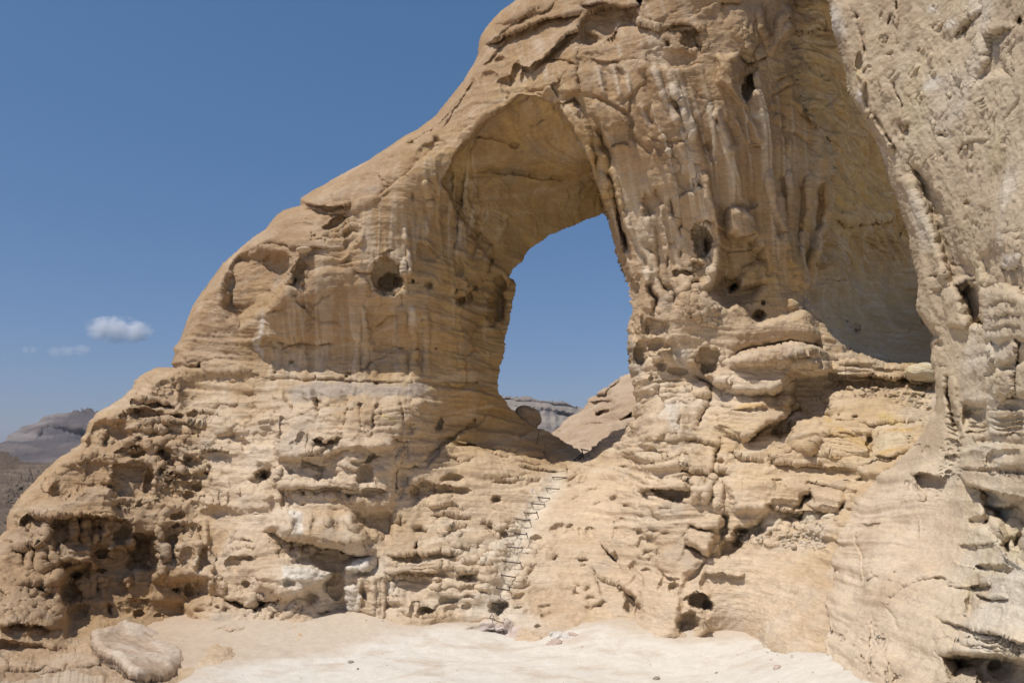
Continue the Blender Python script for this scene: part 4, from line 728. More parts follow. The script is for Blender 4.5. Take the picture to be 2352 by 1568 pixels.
# ================================================================== regional character
#      u    v   strata flute crumb taf  R    pale tan yel white streak dark
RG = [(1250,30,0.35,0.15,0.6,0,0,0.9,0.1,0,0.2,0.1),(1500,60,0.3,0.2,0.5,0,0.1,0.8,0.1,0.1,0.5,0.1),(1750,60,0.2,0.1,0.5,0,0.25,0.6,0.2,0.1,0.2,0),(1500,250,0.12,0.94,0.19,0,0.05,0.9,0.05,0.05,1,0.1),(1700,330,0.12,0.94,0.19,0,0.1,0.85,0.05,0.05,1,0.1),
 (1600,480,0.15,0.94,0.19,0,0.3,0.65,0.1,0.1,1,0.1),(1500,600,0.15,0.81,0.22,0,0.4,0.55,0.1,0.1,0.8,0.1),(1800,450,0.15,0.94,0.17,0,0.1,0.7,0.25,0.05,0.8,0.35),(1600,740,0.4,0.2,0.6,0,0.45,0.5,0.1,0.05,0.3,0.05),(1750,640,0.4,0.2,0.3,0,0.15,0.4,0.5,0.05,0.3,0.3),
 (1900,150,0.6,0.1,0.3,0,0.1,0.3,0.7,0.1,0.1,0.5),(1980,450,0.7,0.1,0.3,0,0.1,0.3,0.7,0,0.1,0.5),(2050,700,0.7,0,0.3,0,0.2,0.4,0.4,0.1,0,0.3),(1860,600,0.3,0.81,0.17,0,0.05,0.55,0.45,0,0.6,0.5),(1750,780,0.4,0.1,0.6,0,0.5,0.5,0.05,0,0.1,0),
 (1550,900,0.7,0.2,0.5,0,0.9,0.05,0.2,0.2,0.2,0),(1500,1050,1,0.3,0.6,0,0.9,0.1,0.15,0.2,0.2,0),(1700,900,0.8,0,0.6,0,0.9,0.1,0.1,0.1,0,0),(1900,900,1,0,0.6,0,0.75,0.2,0.25,0.05,0,0),(1700,1000,0.9,0.1,0.5,0,0.7,0.1,0.4,0.1,0.1,0),(1950,1030,1,0,0.4,0,0.7,0.1,0.5,0.1,0,0),
 (1600,1150,0.9,0.1,0.5,0.1,0.8,0.3,0.1,0.05,0.1,0),(1850,1150,1,0,0.6,0,0.75,0.25,0.15,0.1,0,0),(1550,1320,0.5,0.1,0.4,0.1,0.7,0.35,0.05,0.05,0.1,0),(1750,1330,0.5,0.05,0.5,0,0.85,0.2,0.1,0.1,0,0),(1850,1250,0.7,0,1,0,0.7,0.2,0.3,0.3,0,0),(1700,1450,0.3,0.05,0.4,0,0.8,0.2,0.05,0.3,0,0),
 (1350,1130,0.8,0,0.5,0,0.95,0.2,0.1,0,0,0),(1150,1130,1,0,0.6,0,0.9,0.2,0.15,0,0,0),(1250,1250,0.6,0,0.4,0.1,0.95,0.15,0.05,0.05,0,0),(1300,1380,0.6,0,0.5,0.1,0.75,0.3,0.05,0.15,0,0),(1000,1320,1,0.1,0.5,0.1,0.85,0.25,0.15,0.1,0.05,0),(1100,1250,1,0,0.5,0.1,0.9,0.25,0.05,0,0,0),(1150,1430,0.4,0,0.3,0,0.6,0.2,0,0.6,0,0),
 (850,430,0.4,0,0.5,0,0.05,0.95,0.0275,0,0.1,0.1),(1030,250,0.4,0,0.5,0,0.05,0.95,0.05,0,0.1,0.1),(650,560,0.5,0.05,0.5,0,0.05,0.95,0.0275,0,0.1,0.1),(900,520,0.3,0.4,0.3,0,0.1,0.8,0.11,0,0.6,0.4),(750,700,0.4,0.4,0.4,0,0.05,0.95,0.055,0,0.6,0.2),(980,500,0.4,1.1,0.25,0,0.1,0.55,0.4,0,0.8,0.7),
 (550,720,0.5,0.3,0.4,0,0.05,0.7,0.2475,0.05,0.4,0.7),(440,770,0.5,0.2,0.5,0,0.05,0.95,0.0825,0,0.2,0.5),(500,640,0.5,0.2,0.5,0,0,0.95,0.055,0,0.2,0.4),(650,830,0.5,0.6,0.4,0,0.2,0.4,0.2475,0.2,0.6,0.8),(850,830,0.5,0.8,0.3,0,0.1,0.45,0.3025,0.1,0.6,0.9),(950,720,0.5,0.6,0.3,0,0.1,0.45,0.275,0.1,0.6,0.7),(1100,650,0.7,0.3,0.3,0,0,0.4,0.65,0,0.3,0.6),(1080,820,0.8,0.3,0.3,0,0,0.45,0.6,0,0.3,0.7),(1200,400,0.4,0.4,0.25,0,0.1,0.3,0.7,0,0.3,0.4),(1300,470,0.4,0.25,0.25,0,0.05,0.3,0.7,0,0.1,0.4),(1050,430,0.4,1.2,0.25,0,0.1,0.45,0.5,0,0.8,0.6),
 (500,880,0.8,0.4,0.4,0,0.3,0.3,0.2475,0.1,0.4,0.7),(800,900,0.6,0.3,0.3,0,0.1,0.5,0.165,0,0.3,0.5),(1100,950,1,0,0.3,0,0.05,0.45,0.55,0,0,0.5),(1250,1000,0.8,0,0.2,0,0,0.75,0.3,0,0,0.4),(700,980,0.7,0.1,0.6,0.1,0.85,0.2,0.055,0.1,0.1,0),(900,970,0.6,0.1,0.6,0,0.85,0.2,0.0825,0.1,0.1,0),(880,1100,0.5,0.2,0.6,0,0.65,0.4,0.0275,0.05,0.2,0),(680,1080,0.7,0.1,0.7,0.2,0.85,0.2,0.055,0.1,0.1,0),(560,1040,0.6,0.2,0.6,0.1,0.85,0.1,0.11,0.2,0.2,0.2),
 (750,1250,0.5,0.4,0.5,0.1,0.3,0.4,0.22,0.2,0.5,0.4),(600,1200,0.6,0.2,0.7,0.1,0.85,0.2,0.055,0.2,0.2,0.1),(900,1220,0.5,0.4,0.5,0,0.35,0.5,0.165,0,0.4,0.3),(700,1320,0.6,0.3,0.8,0.1,0.95,0.05,0.055,0.5,0.3,0.1),(850,1340,0.5,0.4,0.7,0.1,0.8,0.2,0.0275,0.6,0.3,0),(600,1400,0.5,0.2,0.9,0,0.8,0.3,0.055,0.2,0.1,0),
 (350,930,0.8,0.1,0.7,0.4,0.3,0.6,0.11,0,0,0.2),(250,1000,0.8,0.2,0.6,0.4,0.2,0.6,0.1925,0,0.1,0.4),(420,1050,0.9,0.2,0.7,0.6,0.3,0.5,0.1925,0,0.1,0.4),(120,1130,0.6,0.2,0.6,0.4,0.15,0.7,0.1375,0,0.1,0.3),(250,1200,0.7,0.4,0.6,0.5,0.1,0.7,0.165,0,0.2,0.5),(350,1330,0.7,0.5,0.6,0.5,0,0.7,0.1925,0,0.3,0.7),(100,1280,0.6,0.3,0.7,0.4,0.1,0.8,0.0825,0,0.1,0.3),(200,1400,0.6,0.2,0.6,0.2,0,0.8,0.1375,0,0.1,0.5),(50,1480,0.5,0.1,0.7,0.1,0.2,0.75,0.0275,0.1,0,0.1),(400,1400,0.7,0.3,0.6,0.2,0,0.8,0.11,0,0.2,0.6),(500,1450,0.4,0.1,0.7,0,0.5,0.5,0.0275,0.2,0,0),(450,1250,0.6,0.4,0.7,0.5,0.3,0.5,0.165,0.1,0.3,0.4),
 (250,1560,0.3,0,0.6,0,0.3,0.6,0,0.2,0,0),(130,1545,0.3,0,0.6,0,0.3,0.6,0,0.2,0,0),(50,1600,0.4,0,0.7,0,0.3,0.6,0,0.3,0,0),(800,1500,0.2,0,0.3,0,0.6,0.3,0,0.5,0,0)]
strata, flute, crumb, taf, wp, wt, wy, ww, wst, wdk = W.idw(RG, 45)

def face_points(F, Yf):
    x, y, z = ray(F.U, F.V); t = (Yf + F.H) / y
    return np.stack([x * t, y * t, CAMZ + z * t], 2)

W.H = H_round + .9 * (W.H - H_round) * sstep(1, 24, dS).astype(F32)
P = face_points(W, Y)
N = normals(P)
x, y, z = [P[..., i].astype(F32) for i in range(3)]
lo = fbm(x * .55, y * .55, z * .55, 3)
wz = z + .05 * x + .22 * perlin(x * .45, y * .45, z * .45 + 3) 
bed = fbm(x * .30, y * .30, wz * 2.6, 3); bed = np.tanh(bed * 7) * .75
bed2 = np.tanh(4 * fbm(x * .6 + 9, y * .6, wz * 7.5, 3)) * .6
cross = fbm(x * .5 + .9 * wz, y * .4, (wz - .35 * x) * 7.0, 2)
kk = np.interp(x, [-2, .5, 3, 5.5, 6.8, 8.5], [0, .10, .27, .24, .05, -.22]); hx = x - kk * (11 - z)
fl = fbm(hx * 2.0, y * .5, z * .10, 3, .55); flute = flute * sstep(1540, 1500, W.V).astype(F32)
lines_n = fbm(hx * 2.3 + 3, y * .4, z * .13, 3, .5); thin = sstep(.11, .0, np.abs(lines_n)) * sstep(-.25, .1, fbm(x * .5 + 3, y * .5, z * .3, 3))
med = fbm(x * 2.2, y * 2.2, z * 2.8, 4, .52)
ridg = fbm(x * 1.6 + 5, y * 1.6, z * 2.2, 4, .5, ridged=True)
fine = fbm(x * 9, y * 9, z * 11, 4, .6)
knob = fbm(x * 5 + 2, y * 5, z * 6, 3, .55, ridged=True)
D = .10 * lo + (.075 * bed + .045 * bed2 + .018 * cross) * (.04 + strata ** 1.5) + (.15 * fl + .035 * thin) * flute + (.065 * med + .055 * ridg) * (.2 + crumb * .8) + .022 * fine * (.5 + crumb) + .022 * knob * (.3 + crumb)
if taf.max() > 0:
    d1, d2, rr = worley(x * 1.9, y * 1.0, z * 1.9 + .3 * med)
    D = D - taf * .24 * np.clip(1 - (d1 / .55) ** 2, 0, 1) ** .6 * (rr > .35)
qa = z + .10 * (x - 8.2) ** 2 - .25 * x + .35 * perlin(x * .5, y * .5, z * .5) + .1 * med
arcb = np.tanh(4 * fbm(x * .25, y * .25, qa * 2.6, 3)); arcf = fbm(x * .4, y * .3, qa * 9, 3)
wka = sstep(.2, .9, wk) * sstep(700, 610, W.V + .25 * (W.U - 1900))
qs = z * .8 + .5 * y + .12 * (x - 1) ** 2 + .3 * perlin(x * .6, y * .6, z * .6)
sofb = np.tanh(3.5 * fbm(x * .3, y * .3, qs * 2.4, 3)); tm = sstep(.05, .6, ws)
D = D * (1 - .2 * tm) + wka * (.09 * arcb + .05 * arcf + .10 * lo) + tm * (.05 * sofb + .05 * lo)
ck1, ck2, _r2 = worley(x * .55 + .3 * med, y * .4, z * .8 + .3 * lo)
D = D - .05 * sstep(.06, .0, ck2 - ck1) * sstep(.05, .3, fbm(x * .5 + 40, y * .5, z * .5, 2))
D = D * (.2 + .8 * sstep(2, 32, dS))
P = P + N * D[..., None]

# ------------------------------------------------------------------ colour of the stone
Cc = np.zeros(P.shape, F32)
tot = wp + wt + wy * .8 + 1e-3
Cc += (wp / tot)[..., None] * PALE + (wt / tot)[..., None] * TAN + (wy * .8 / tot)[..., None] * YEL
blot = fbm(x * .8 + 4, y * .8, z * .9, 4)
Cc = mixc(Cc, TAN, np.clip(blot * .9, 0, .45)); Cc = mixc(Cc, PALE, np.clip(-blot * .8, 0, .35))
sk = .55 * fl + .6 * fbm(hx * 3.4 + 11, y * .5, z * .07, 3); sk2 = fbm(hx * 1.7 + 31, y * .4, z * .08, 3)
Cc = mixc(Cc, [.70,.59,.44], np.clip(thin * wst * .85, 0, 1))
brk = sstep(-.25, .35, fbm(x * .6, y * .6 + 6, z * .5, 3))
Cc = mixc(Cc, [.70,.58,.43], np.clip(sstep(.05, .30, sk) * wst * (.35 + .65 * brk) * .9, 0, 1)); Cc = mixc(Cc, [.35,.225,.125], np.clip(sstep(.02, .30, -sk) * wst * .55, 0, 1))
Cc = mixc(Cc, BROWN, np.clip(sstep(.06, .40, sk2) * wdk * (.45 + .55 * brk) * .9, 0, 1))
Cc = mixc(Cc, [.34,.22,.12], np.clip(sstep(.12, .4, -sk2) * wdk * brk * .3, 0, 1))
band = fbm(x * .35, y * .35, wz * 7 + .25 * x, 3); band2 = fbm(x * .3 + 8, y * .3, (wz - .3 * x) * 5, 3)
Cc = mixc(Cc, OCHRE, np.clip(sstep(.14, .40, band) * (.05 + .6 * wy), 0, 1) * .5)
Cc = mixc(Cc, [.57,.41,.18], np.clip(sstep(.08, .3, band2) * wy * .9, 0, 1) * .6)
Cc = mixc(Cc, [.70,.60,.46], np.clip(sstep(.10, .4, -band2) * (.15 + .5 * strata) * .6, 0, 1))
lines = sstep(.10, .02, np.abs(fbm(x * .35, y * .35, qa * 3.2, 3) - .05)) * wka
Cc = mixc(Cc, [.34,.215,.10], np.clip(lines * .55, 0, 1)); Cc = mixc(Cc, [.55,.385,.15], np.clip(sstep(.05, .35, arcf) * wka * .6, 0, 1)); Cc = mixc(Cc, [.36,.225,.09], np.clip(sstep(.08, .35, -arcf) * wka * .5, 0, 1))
sl2 = sstep(.09, .02, np.abs(fbm(x * .4 + 3, y * .4, qs * 3.0, 3))) * tm; Cc = mixc(Cc, [.38,.25,.12], np.clip(sl2 * .45, 0, 1)); Cc = mixc(Cc, [.66,.46,.19], np.clip(sstep(.05, .3, fbm(x * .5, y * .5, qs * 5, 3)) * tm * .5, 0, 1))
wsp = sstep(-.05, .3, fbm(x * 1.3, y * 1.3 + 2, z * 1.3, 4)) * ww
Cc = mixc(Cc, WHITE, np.clip(wsp, 0, 1) * .85)
Cc = mixc(Cc, GREY, np.clip(sstep(.15, .5, fbm(x * .9 + 14, y * .9, z * .9, 4)) * .35, 0, 1))
def paint(F, C, pts, col, a, feather=20, tile=None):
    if tile: F.tile(*tile)
    else: F.dpx()
    T = np.zeros(F.U.shape, F32); F.pg(pts, a, feather, target=T, jk=2.5); return mixc(C, col, T)
def stripe(F, C, pts, w, col, a, tile=None, taper=.25):
    if tile: F.tile(*tile)
    else: F.dpx()
    T = np.zeros(F.U.shape, F32); F.ln(pts, w, a, taper, target=T, jk=.8); return mixc(C, col, np.clip(T, 0, 1))
LS = [.68,.56,.42]
for a, w in (([(790,600),(820,760),(850,880)],20),([(920,590),(960,800),(1000,930)],22),([(1030,590),(1070,780),(1090,880)],24),([(1300,560),(1330,700),(1390,880),(1470,1050),(1560,1250)],18),([(1160,930),(1220,1050),(1280,1190)],20),([(1460,780),(1560,930),(1640,1150),(1680,1300)],22),([(1880,1000),(1950,1230),(2000,1450)],20),([(2060,1080),(2160,1300)],16),([(2160,1010),(2290,1310)],16),([(230,330),(250,500)],36),([(310,600),(330,760)],28),([(970,400),(1000,520)],20),([(1540,1350),(1620,1450),(1680,1520)],60),([(1400,800),(1440,860)],50),([(1560,1500),(1600,1600)],40),([(1280,560),(1340,740)],16),([(800,250),(870,360)],14),([(1180,380),(1200,430)],18),([(500,960),(600,1100)],14),([(570,920),(650,1060)],14),([(590,1270),(720,1450)],14),([(840,1200),(950,1320)],14)):
    Cc = stripe(W, Cc, a, w, LS, .6, (2, 0))
for a, w in (([(1040,180),(1060,420),(1130,620)],24),([(1360,330),(1400,560),(1430,760)],22),([(1200,380),(1300,700)],24),([(1540,560),(1540,700)],40),([(1680,0),(1690,200)],30),([(1480,80),(1540,230)],16),([(2000,0),(2100,250),(2200,340)],18),([(1180,900),(1300,960)],40),([(2100,400),(2240,440)],40)):
    Cc = stripe(W, Cc, a, w, LS, .6, (2, 1))
for a, w in (([(1710,20),(1680,250)],18),([(1980,80),(2020,220)],18),([(1390,500),(1400,650)],14),([(1350,790),(1370,960)],24),([(1410,700),(1415,960)],16),([(1990,300),(1940,600)],20),([(985,1280),(1000,1440)],10),([(1420,1200),(1460,1450)],26),([(1860,450),(1850,700)],26)):
    Cc = stripe(W, Cc, a, w, LS, .75, (1, 1))
for a, w in (([(1830,0),(1740,350),(1700,500)],26),([(1640,100),(1700,400),(1720,700)],24),([(1330,1240),(1380,1568)],30),([(1560,1150),(1580,1400),(1570,1568)],50),([(1680,1150),(1700,1568)],30),([(1520,250),(1560,500)],34)):
    Cc = stripe(W, Cc, a, w, [.40,.265,.14], .6, (1, 1))
for a, w in (([(230,0),(240,330)],26),([(480,0),(490,340)],44),([(640,60),(650,330)],40),([(940,60),(1040,340)],34),([(1050,60),(1140,330)],34),([(1540,0),(1560,250)],40)):
    Cc = stripe(W, Cc, a, w, [.43,.31,.19], .7, (1, 2))
Cc = paint(W, Cc, [(380,360),(800,360),(1400,380),(1600,420),(1600,520),(900,520),(600,560),(330,590),(280,480)], [.40,.345,.29], .7, 60, (1, 2))  # grey shade of the recessed band above the knobs, painted into the colour
for a, w, c in (([(0,610),(200,600),(330,640),(430,700)],16,OCHRE),([(0,640),(200,700),(330,780)],14,[.62,.47,.40]),([(-330,610),(-200,590),(0,600)],18,OCHRE),([(500,780),(700,840),(900,930),(980,1050)],16,OCHRE),([(540,850),(760,900),(940,1000)],10,OCHRE),([(960,830),(1200,820),(1420,800)],14,OCHRE),([(980,1050),(1150,1010),(1300,990)],18,OCHRE),([(950,940),(1350,900)],60,CREAM),([(980,700),(1100,720),(1260,780)],30,[.66,.48,.2]),([(1300,250),(1400,190)],16,OCHRE),([(420,1040),(700,1060),(980,1060)],12,OCHRE),([(520,720),(600,730)],20,OCHRE)):
    Cc = stripe(W, Cc, a, w, c, .7, (3, 2))
Cc = stripe(W, Cc, [(1130,690),(1200,710),(1290,730)], 14, [.66,.5,.17], .8, (1, 2))
Cc = paint(W, Cc, [(30,-60),(60,0),(70,160),(50,190),(-10,20)], WHITE, .8, 30, (1, 2))
Cc = paint(W, Cc, [(100,1290),(110,1380),(60,1500),(40,1600),(0,1560),(40,1380)], WHITE, .8, 30, (1, 1))
for q in ([(800,480),(960,410),(1060,430),(1050,560),(900,550),(800,540)],[(820,700),(960,640),(940,900),(850,1000),(800,960)],[(240,520),(310,470),(480,480),(720,560),(640,620),(420,620),(240,720)],[(310,30),(450,30),(440,220),(360,200)]):
    Cc = paint(W, Cc, q, WHITE, .75, 30, (1, 3))
for q in ([(1340,500),(1540,560),(1530,830),(1420,820)],[(1640,60),(1460,60),(1480,200),(1630,280)]): Cc = paint(W, Cc, q, WHITE, .6, 50, (2, 2))
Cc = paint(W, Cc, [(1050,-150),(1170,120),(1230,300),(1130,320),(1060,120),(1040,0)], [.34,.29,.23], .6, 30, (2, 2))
Cc = paint(W, Cc, [(2190,980),(2340,1050),(2350,1250),(2290,1150)], [.66,.58,.44], .8, 40, (2, 0))
Cc = paint(W, Cc, [(-30,1190),(100,1160),(330,1200),(260,1300),(120,1340),(-20,1300)], WHITE, .0, 40, (2, 2))
Cc = paint(W, Cc, [(1050,1460),(1120,1425),(1200,1430),(1190,1465),(1060,1480)], [.66,.56,.52], .8, 12)
Cc = stripe(W, Cc, [(1290,1080),(1262,1130),(1215,1185),(1185,1240),(1165,1300),(1150,1360),(1130,1420)], 26, [.76,.67,.54], .75, None, .1)
# foot-worn pale patches beside the rungs
for px_, py_, rx_, ry_ in ((1160,1240,16,6),(1140,1258,14,6),(1125,1275,14,7),(1108,1290,14,6),(1135,1296,5,4),(1145,1296,5,4),(1118,1345,14,9),(1095,1370,14,8),(1210,1268,12,10),(1225,1250,8,12),(1195,1345,9,6),(1185,1395,8,9),(1205,1205,9,5),(1215,1235,8,14),(1190,1310,8,14)):
    W.dpx(); T = np.zeros(W.U.shape, F32); W.pk(px_, py_, rx_, ry_, .8, 0, .5, target=T); Cc = mixc(Cc, [.74,.64,.49], T)
# brown desert varnish on the weathered shoulder, crest and honeycombed flank
VARN = [.335, .218, .13]
for q_, a_ in (([(380,860),(440,700),(560,560),(690,450),(980,250),(1100,100),(1200,-40),(1330,-40),(1210,120),(1150,220),(980,360),(830,470),(720,560),(620,640),(600,760),(560,870)], .62), ([(-60,1240),(100,1060),(300,880),(420,840),(470,960),(430,1100),(480,1250),(430,1420),(150,1480),(-60,1470)], .42), ([(620,690),(700,600),(860,610),(880,700),(850,780),(640,790)], .45), ([(1200,-60),(1900,-60),(1820,120),(1500,100),(1290,230),(1180,150)], .35), ([(-60,1480),(330,1490),(420,1600),(-60,1650)], .5)):
    W.dpx(); T = np.zeros(W.U.shape, F32); W.pg(q_, a_, 110, target=T, jk=5); Cc = mixc(Cc, VARN, T * (.55 + .6 * sstep(-.35, .3, med + .5 * lo)))
gn = fbm(x * 6, y * 6, z * 7, 4, .6)
crk = sstep(.06, .0, ck2 - ck1) * sstep(.05, .3, fbm(x * .5 + 40, y * .5, z * .5, 2)) * .7
Cc = Cc * (1 + .15 * gn[..., None] + .09 * fine[..., None] - .25 * crk[..., None] + .10 * (bed2 * strata)[..., None])

# outline of the wall against the sky, with the opening cut through
ec = fbm(W.U / 9, W.V / 9, W.U * 0 + 3, 4) * 3.0
sd = np.minimum(poly_sd(skyp, W.U + W.jx * .12, W.V + W.jy * .12) + ec * (.3 + .7 * sstep(430, 380, W.U)), -poly_sd(hole, W.U + W.jx * .25, W.V + W.jy * .25) + ec)
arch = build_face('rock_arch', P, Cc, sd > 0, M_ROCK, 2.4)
# the wall goes on above the frame and roofs the alcove
Q = Face(1240, 2420, -1000, -110, 8.0, 10, 3)
Yq = Q.tps([(1250,-100,20.6),(1400,-110,18.2),(1600,-110,16.9),(1800,-110,16.5),(2000,-110,16.9),(2200,-110,17.2),(2420,-110,17.3),(1300,-600,21.5),(1500,-600,17.8),(1800,-600,16.6),(2100,-600,16.6),(2420,-600,16.8),(1500,-1000,19),(1800,-1000,17.5),(2420,-1000,17.5),(1300,-1000,23)])
Pq = face_points(Q, Yq); nq = fbm(Pq[..., 0] * .4, Pq[..., 1] * .4, Pq[..., 2] * .5, 5); Pq = Pq + normals(Pq) * (.35 * nq)[..., None]
Cq = np.zeros(Pq.shape) + TAN; Cq = mixc(Cq, PALE, sstep(0, .5, nq) * .5)
upw = build_face('upper_wall', Pq, Cq, poly_sd([(1262,-100),(1290,-300),(1350,-700),(1500,-1010),(2440,-1010),(2440,-100)], Q.U, Q.V) > 0, M_ROCK, 6.0); upw.parent = arch
tag(arch, 'honeycombed tan sandstone wall pierced by the tall arch opening, sloping down to the left', 'rock arch')

# ================================================================== THE NEAR CLIFF ON THE RIGHT
B = Face(1880, 2470, -150, 1690, seed=5, jit=4.5)
BP = [(1900,-150,14.9),(1920,60,14.6),(1955,220,14.3),(2030,360,13.9),(2090,540,13.6),(2113,680,13.5),(2140,780,13.5),(2145,930,13.6),
      (2050,-150,13.0),(2200,-150,11.4),(2450,-150,8.6),(2050,100,13.2),(2150,200,12.2),(2250,100,11.0),(2352,100,9.8),(2450,200,8.7),(2100,350,13.0),(2200,400,11.9),(2300,400,10.6),(2352,500,9.7),(2470,500,8.5),
      (2170,600,12.7),(2250,640,11.6),(2330,700,10.2),(2200,760,12.6),(2280,800,11.2),(2352,850,9.9),(2470,850,8.4),(2180,900,12.9),(2250,950,11.8),(2330,1000,10.3),(2450,1050,8.5),
      (2100,1020,14.0),(2000,1110,15.0),(1930,1220,15.1),(1908,1330,14.5),(1895,1440,13.6),(1897,1520,12.9),(2100,1130,13.2),(2200,1100,12.2),(2220,1220,11.6),(2050,1250,13.0),(2000,1350,12.7),(2120,1350,11.6),(2230,1350,10.6),(2330,1300,9.4),(2460,1300,8.2),
      (1990,1480,11.9),(2100,1480,10.9),(2180,1500,10.0),(2300,1480,9.0),(2460,1500,7.9),(1990,1560,11.3),(2100,1580,10.2),(2200,1600,9.3),(2352,1600,8.2),(2300,1690,8.0),(2100,1690,9.4),(2000,1640,10.6),(1900,1600,12.0)]
Yb = B.tps(BP)
pk, ln, st, pg = B.pk, B.ln, B.st, B.pg
bo = [(1890,-170),(1905,0),(1912,50),(1928,105),(1940,160),(1952,220),(1972,248),(1990,280),(2012,325),(2025,350),(2040,400),(2055,435),(2075,490),(2092,540),(2105,600),(2112,640),(2116,668),(2111,700),(2112,714),(2126,740),(2140,760),(2146,770),(2140,784),(2141,800),(2137,825),(2147,880),(2149,920),(2145,945),(2120,985),(2085,1035),(2045,1072),(2003,1105),(1965,1145),(1943,1180),(1928,1215),(1912,1290),(1907,1340),(1899,1370),(1896,1420),(1893,1440),(1893,1480),(1892,1520),(1892,1560),(1894,1720),(2500,1720),(2500,-170)]
B.dpx(); dB, _s, _t = B._dist(np.array(bo[:28], float), (slice(None), slice(None)), .3)
B.H += (.8 * (1 - np.sqrt(np.clip(1 - np.clip(1 - dB / 22.0, 0, 1) ** 2, 0, 1)))).astype(F32)
dB, _s, _t = B._dist(np.array(bo[27:46], float), (slice(None), slice(None)), .3)
B.H += (.12 * np.clip(1 - dB / 30.0, 0, 1) ** 2).astype(F32)
B.tile(3, 0)
for a in ([(860,850),(860,940),(1000,1150),(1160,1420)],[(800,1030),(900,1170),(1020,1330)]): ln(a, 22, -.12, .1); ln([(q+34, r+6) for q, r in a], 16, .10, .1)
pk(700,120,90,110,-.10); pk(830,150,36,46,.25); ln([(850,220),(880,420),(900,520)],14,.14); pk(840,570,34,100,.22); ln([(820,650),(880,770),(840,920)],16,-.14); pk(1115,190,14,70,.16,10); pk(1130,500,40,22,.14,-15); pk(1300,1190,46,80,.24); pk(930,620,26,22,.12); ln([(1160,740),(1180,860),(1240,960),(1250,1060)],12,.14); ln([(1180,0),(1180,110)],10,.12); ln([(1190,300),(1195,430)],10,.1); ln([(1240,1080),(1230,1160),(1280,1330)],18,.12)
st([(1040,370),(1060,330),(1110,310)],-.05,20,.08,30); st([(1070,400),(1110,350),(1130,340)],-.05,20,.08,30)
for k in range(60):
    q = random.Random(900 + k); a, b = q.uniform(900, 2300), q.uniform(40, 1560); l_ = q.uniform(30, 130); s_ = q.uniform(-.9, .1)
    ln([(a, b), (a + l_ * s_, b + l_)], q.uniform(7, 16), q.uniform(.03, .10)); ln([(a + 20, b), (a + 20 + l_ * s_, b + l_)], q.uniform(9, 20), -q.uniform(.02, .07))
pg([(1740,330),(1800,230),(1900,160),(1930,190),(1900,260),(1800,320)], .14, 40); st([(1700,350),(1800,210),(1900,150),(1990,90)], -.10,120,.06,60)
pg([(2000,330),(2100,270),(2230,260),(2190,450),(2230,560),(2260,700),(2100,700),(1900,820),(1920,680),(2000,560)], .24, 70); ln([(2230,260),(2190,450),(2260,700)],20,-.08); pk(2140,390,70,60,.10); pk(2320,200,40,60,.25); st([(1990,330),(2080,280),(2250,260)],-.1,60,.1,50); ln([(2340,900),(2260,1060)],12,.12)
for k in range(4): ln([(1900+22*k,950+26*k),(1990+20*k,880+30*k)],8,-.05)
st([(1780,1320),(1900,1290),(2050,1280)],-.04,50,.07,50); pk(1620,1250,50,40,.14); ln([(1620,1350),(1625,1440)],10,.12)
pk(1030,1420,40,70,-.14)
B.tile(3, 1)
pg([(1300,-60),(1420,-40),(1500,60),(1620,250),(1760,650),(1900,890),(1925,990),(1720,1045),(1650,990),(1560,700),(1470,400),(1360,150)], .34, 60); ln([(1250,60),(1330,200),(1450,480),(1560,800),(1660,1020)], 60, -.16, .05)
for x_, y_ in ((1430,80),(1480,330),(1510,430),(1540,220),(1560,330),(1600,460)): pk(x_,y_,44,60,-.12)
st([(1520,1090),(1640,1070),(1740,1040),(1850,1000),(1930,990)], -.10,60,.26,40); pk(1550,970,40,34,.24); pk(1590,940,40,60,-.08)
pg([(1620,1090),(1680,1045),(1740,1080),(1800,1260),(1850,1430),(1660,1440),(1630,1250)], -.22, 34)
pg([(1730,1090),(1830,1010),(1930,1050),(1985,1180),(2010,1460),(1860,1430),(1810,1260)], .62, 36); pk(1960,1420,60,60,.4); st([(1740,1080),(1840,1010),(1920,1040)],.08,30,-.10,40)
pg([(2000,1130),(2080,1070),(2290,1090),(2350,1150),(2500,1200),(2500,1568),(2020,1568)], -.34, 60); st([(1990,1110),(2130,1060),(2300,1090),(2400,1140)], .26,90,-.10,70)
for a in ([(2020,1250),(2180,1180),(2330,1200)],[(2030,1350),(2200,1300),(2340,1330)],[(2020,1470),(2180,1400),(2340,1440)]): st(a,-.07,40,.12,40)
pg([(1960,740),(2060,700),(2140,760),(2140,880),(2080,1010),(1980,980)], .16, 60); pg([(2150,600),(2330,580),(2340,800),(2230,900),(2150,820)], -.14, 60); st([(2160,880),(2260,880),(2350,830)],-.1,60,.2,60); pk(1950,960,50,90,-.14); pk(2110,940,50,60,-.10)
for k in range(36):
    q = random.Random(400 + k); pk(q.uniform(1700, 2340), q.uniform(0, 900), q.uniform(20, 60), q.uniform(16, 50), q.uniform(-.09, .09), q.uniform(-60, 20))
B.tile(3, 2)
ln([(1520,60),(1530,260),(1560,430)],20,-.14); ln([(1650,300),(1660,480),(1690,640),(1720,760),(1760,860)],22,.34,.1); ln([(1720,330),(1720,520),(1750,700),(1790,880)],36,-.14,.1); pk(1590,30,40,40,.24); pk(1600,220,60,30,.06); st([(1560,220),(1660,225)],-.03,20,.06,20)
for k in range(7): q = random.Random(k); st([(1640,640+48*k+q.uniform(-14,14)),(1700,660+46*k+q.uniform(-10,10)),(1760,690+44*k+q.uniform(-14,14))], -q.uniform(.03,.10), 30, q.uniform(.05,.13), q.uniform(18,34))
pg([(1790,560),(1900,540),(2020,560),(2020,840),(1960,870),(1870,860),(1800,760)], .20, 40)
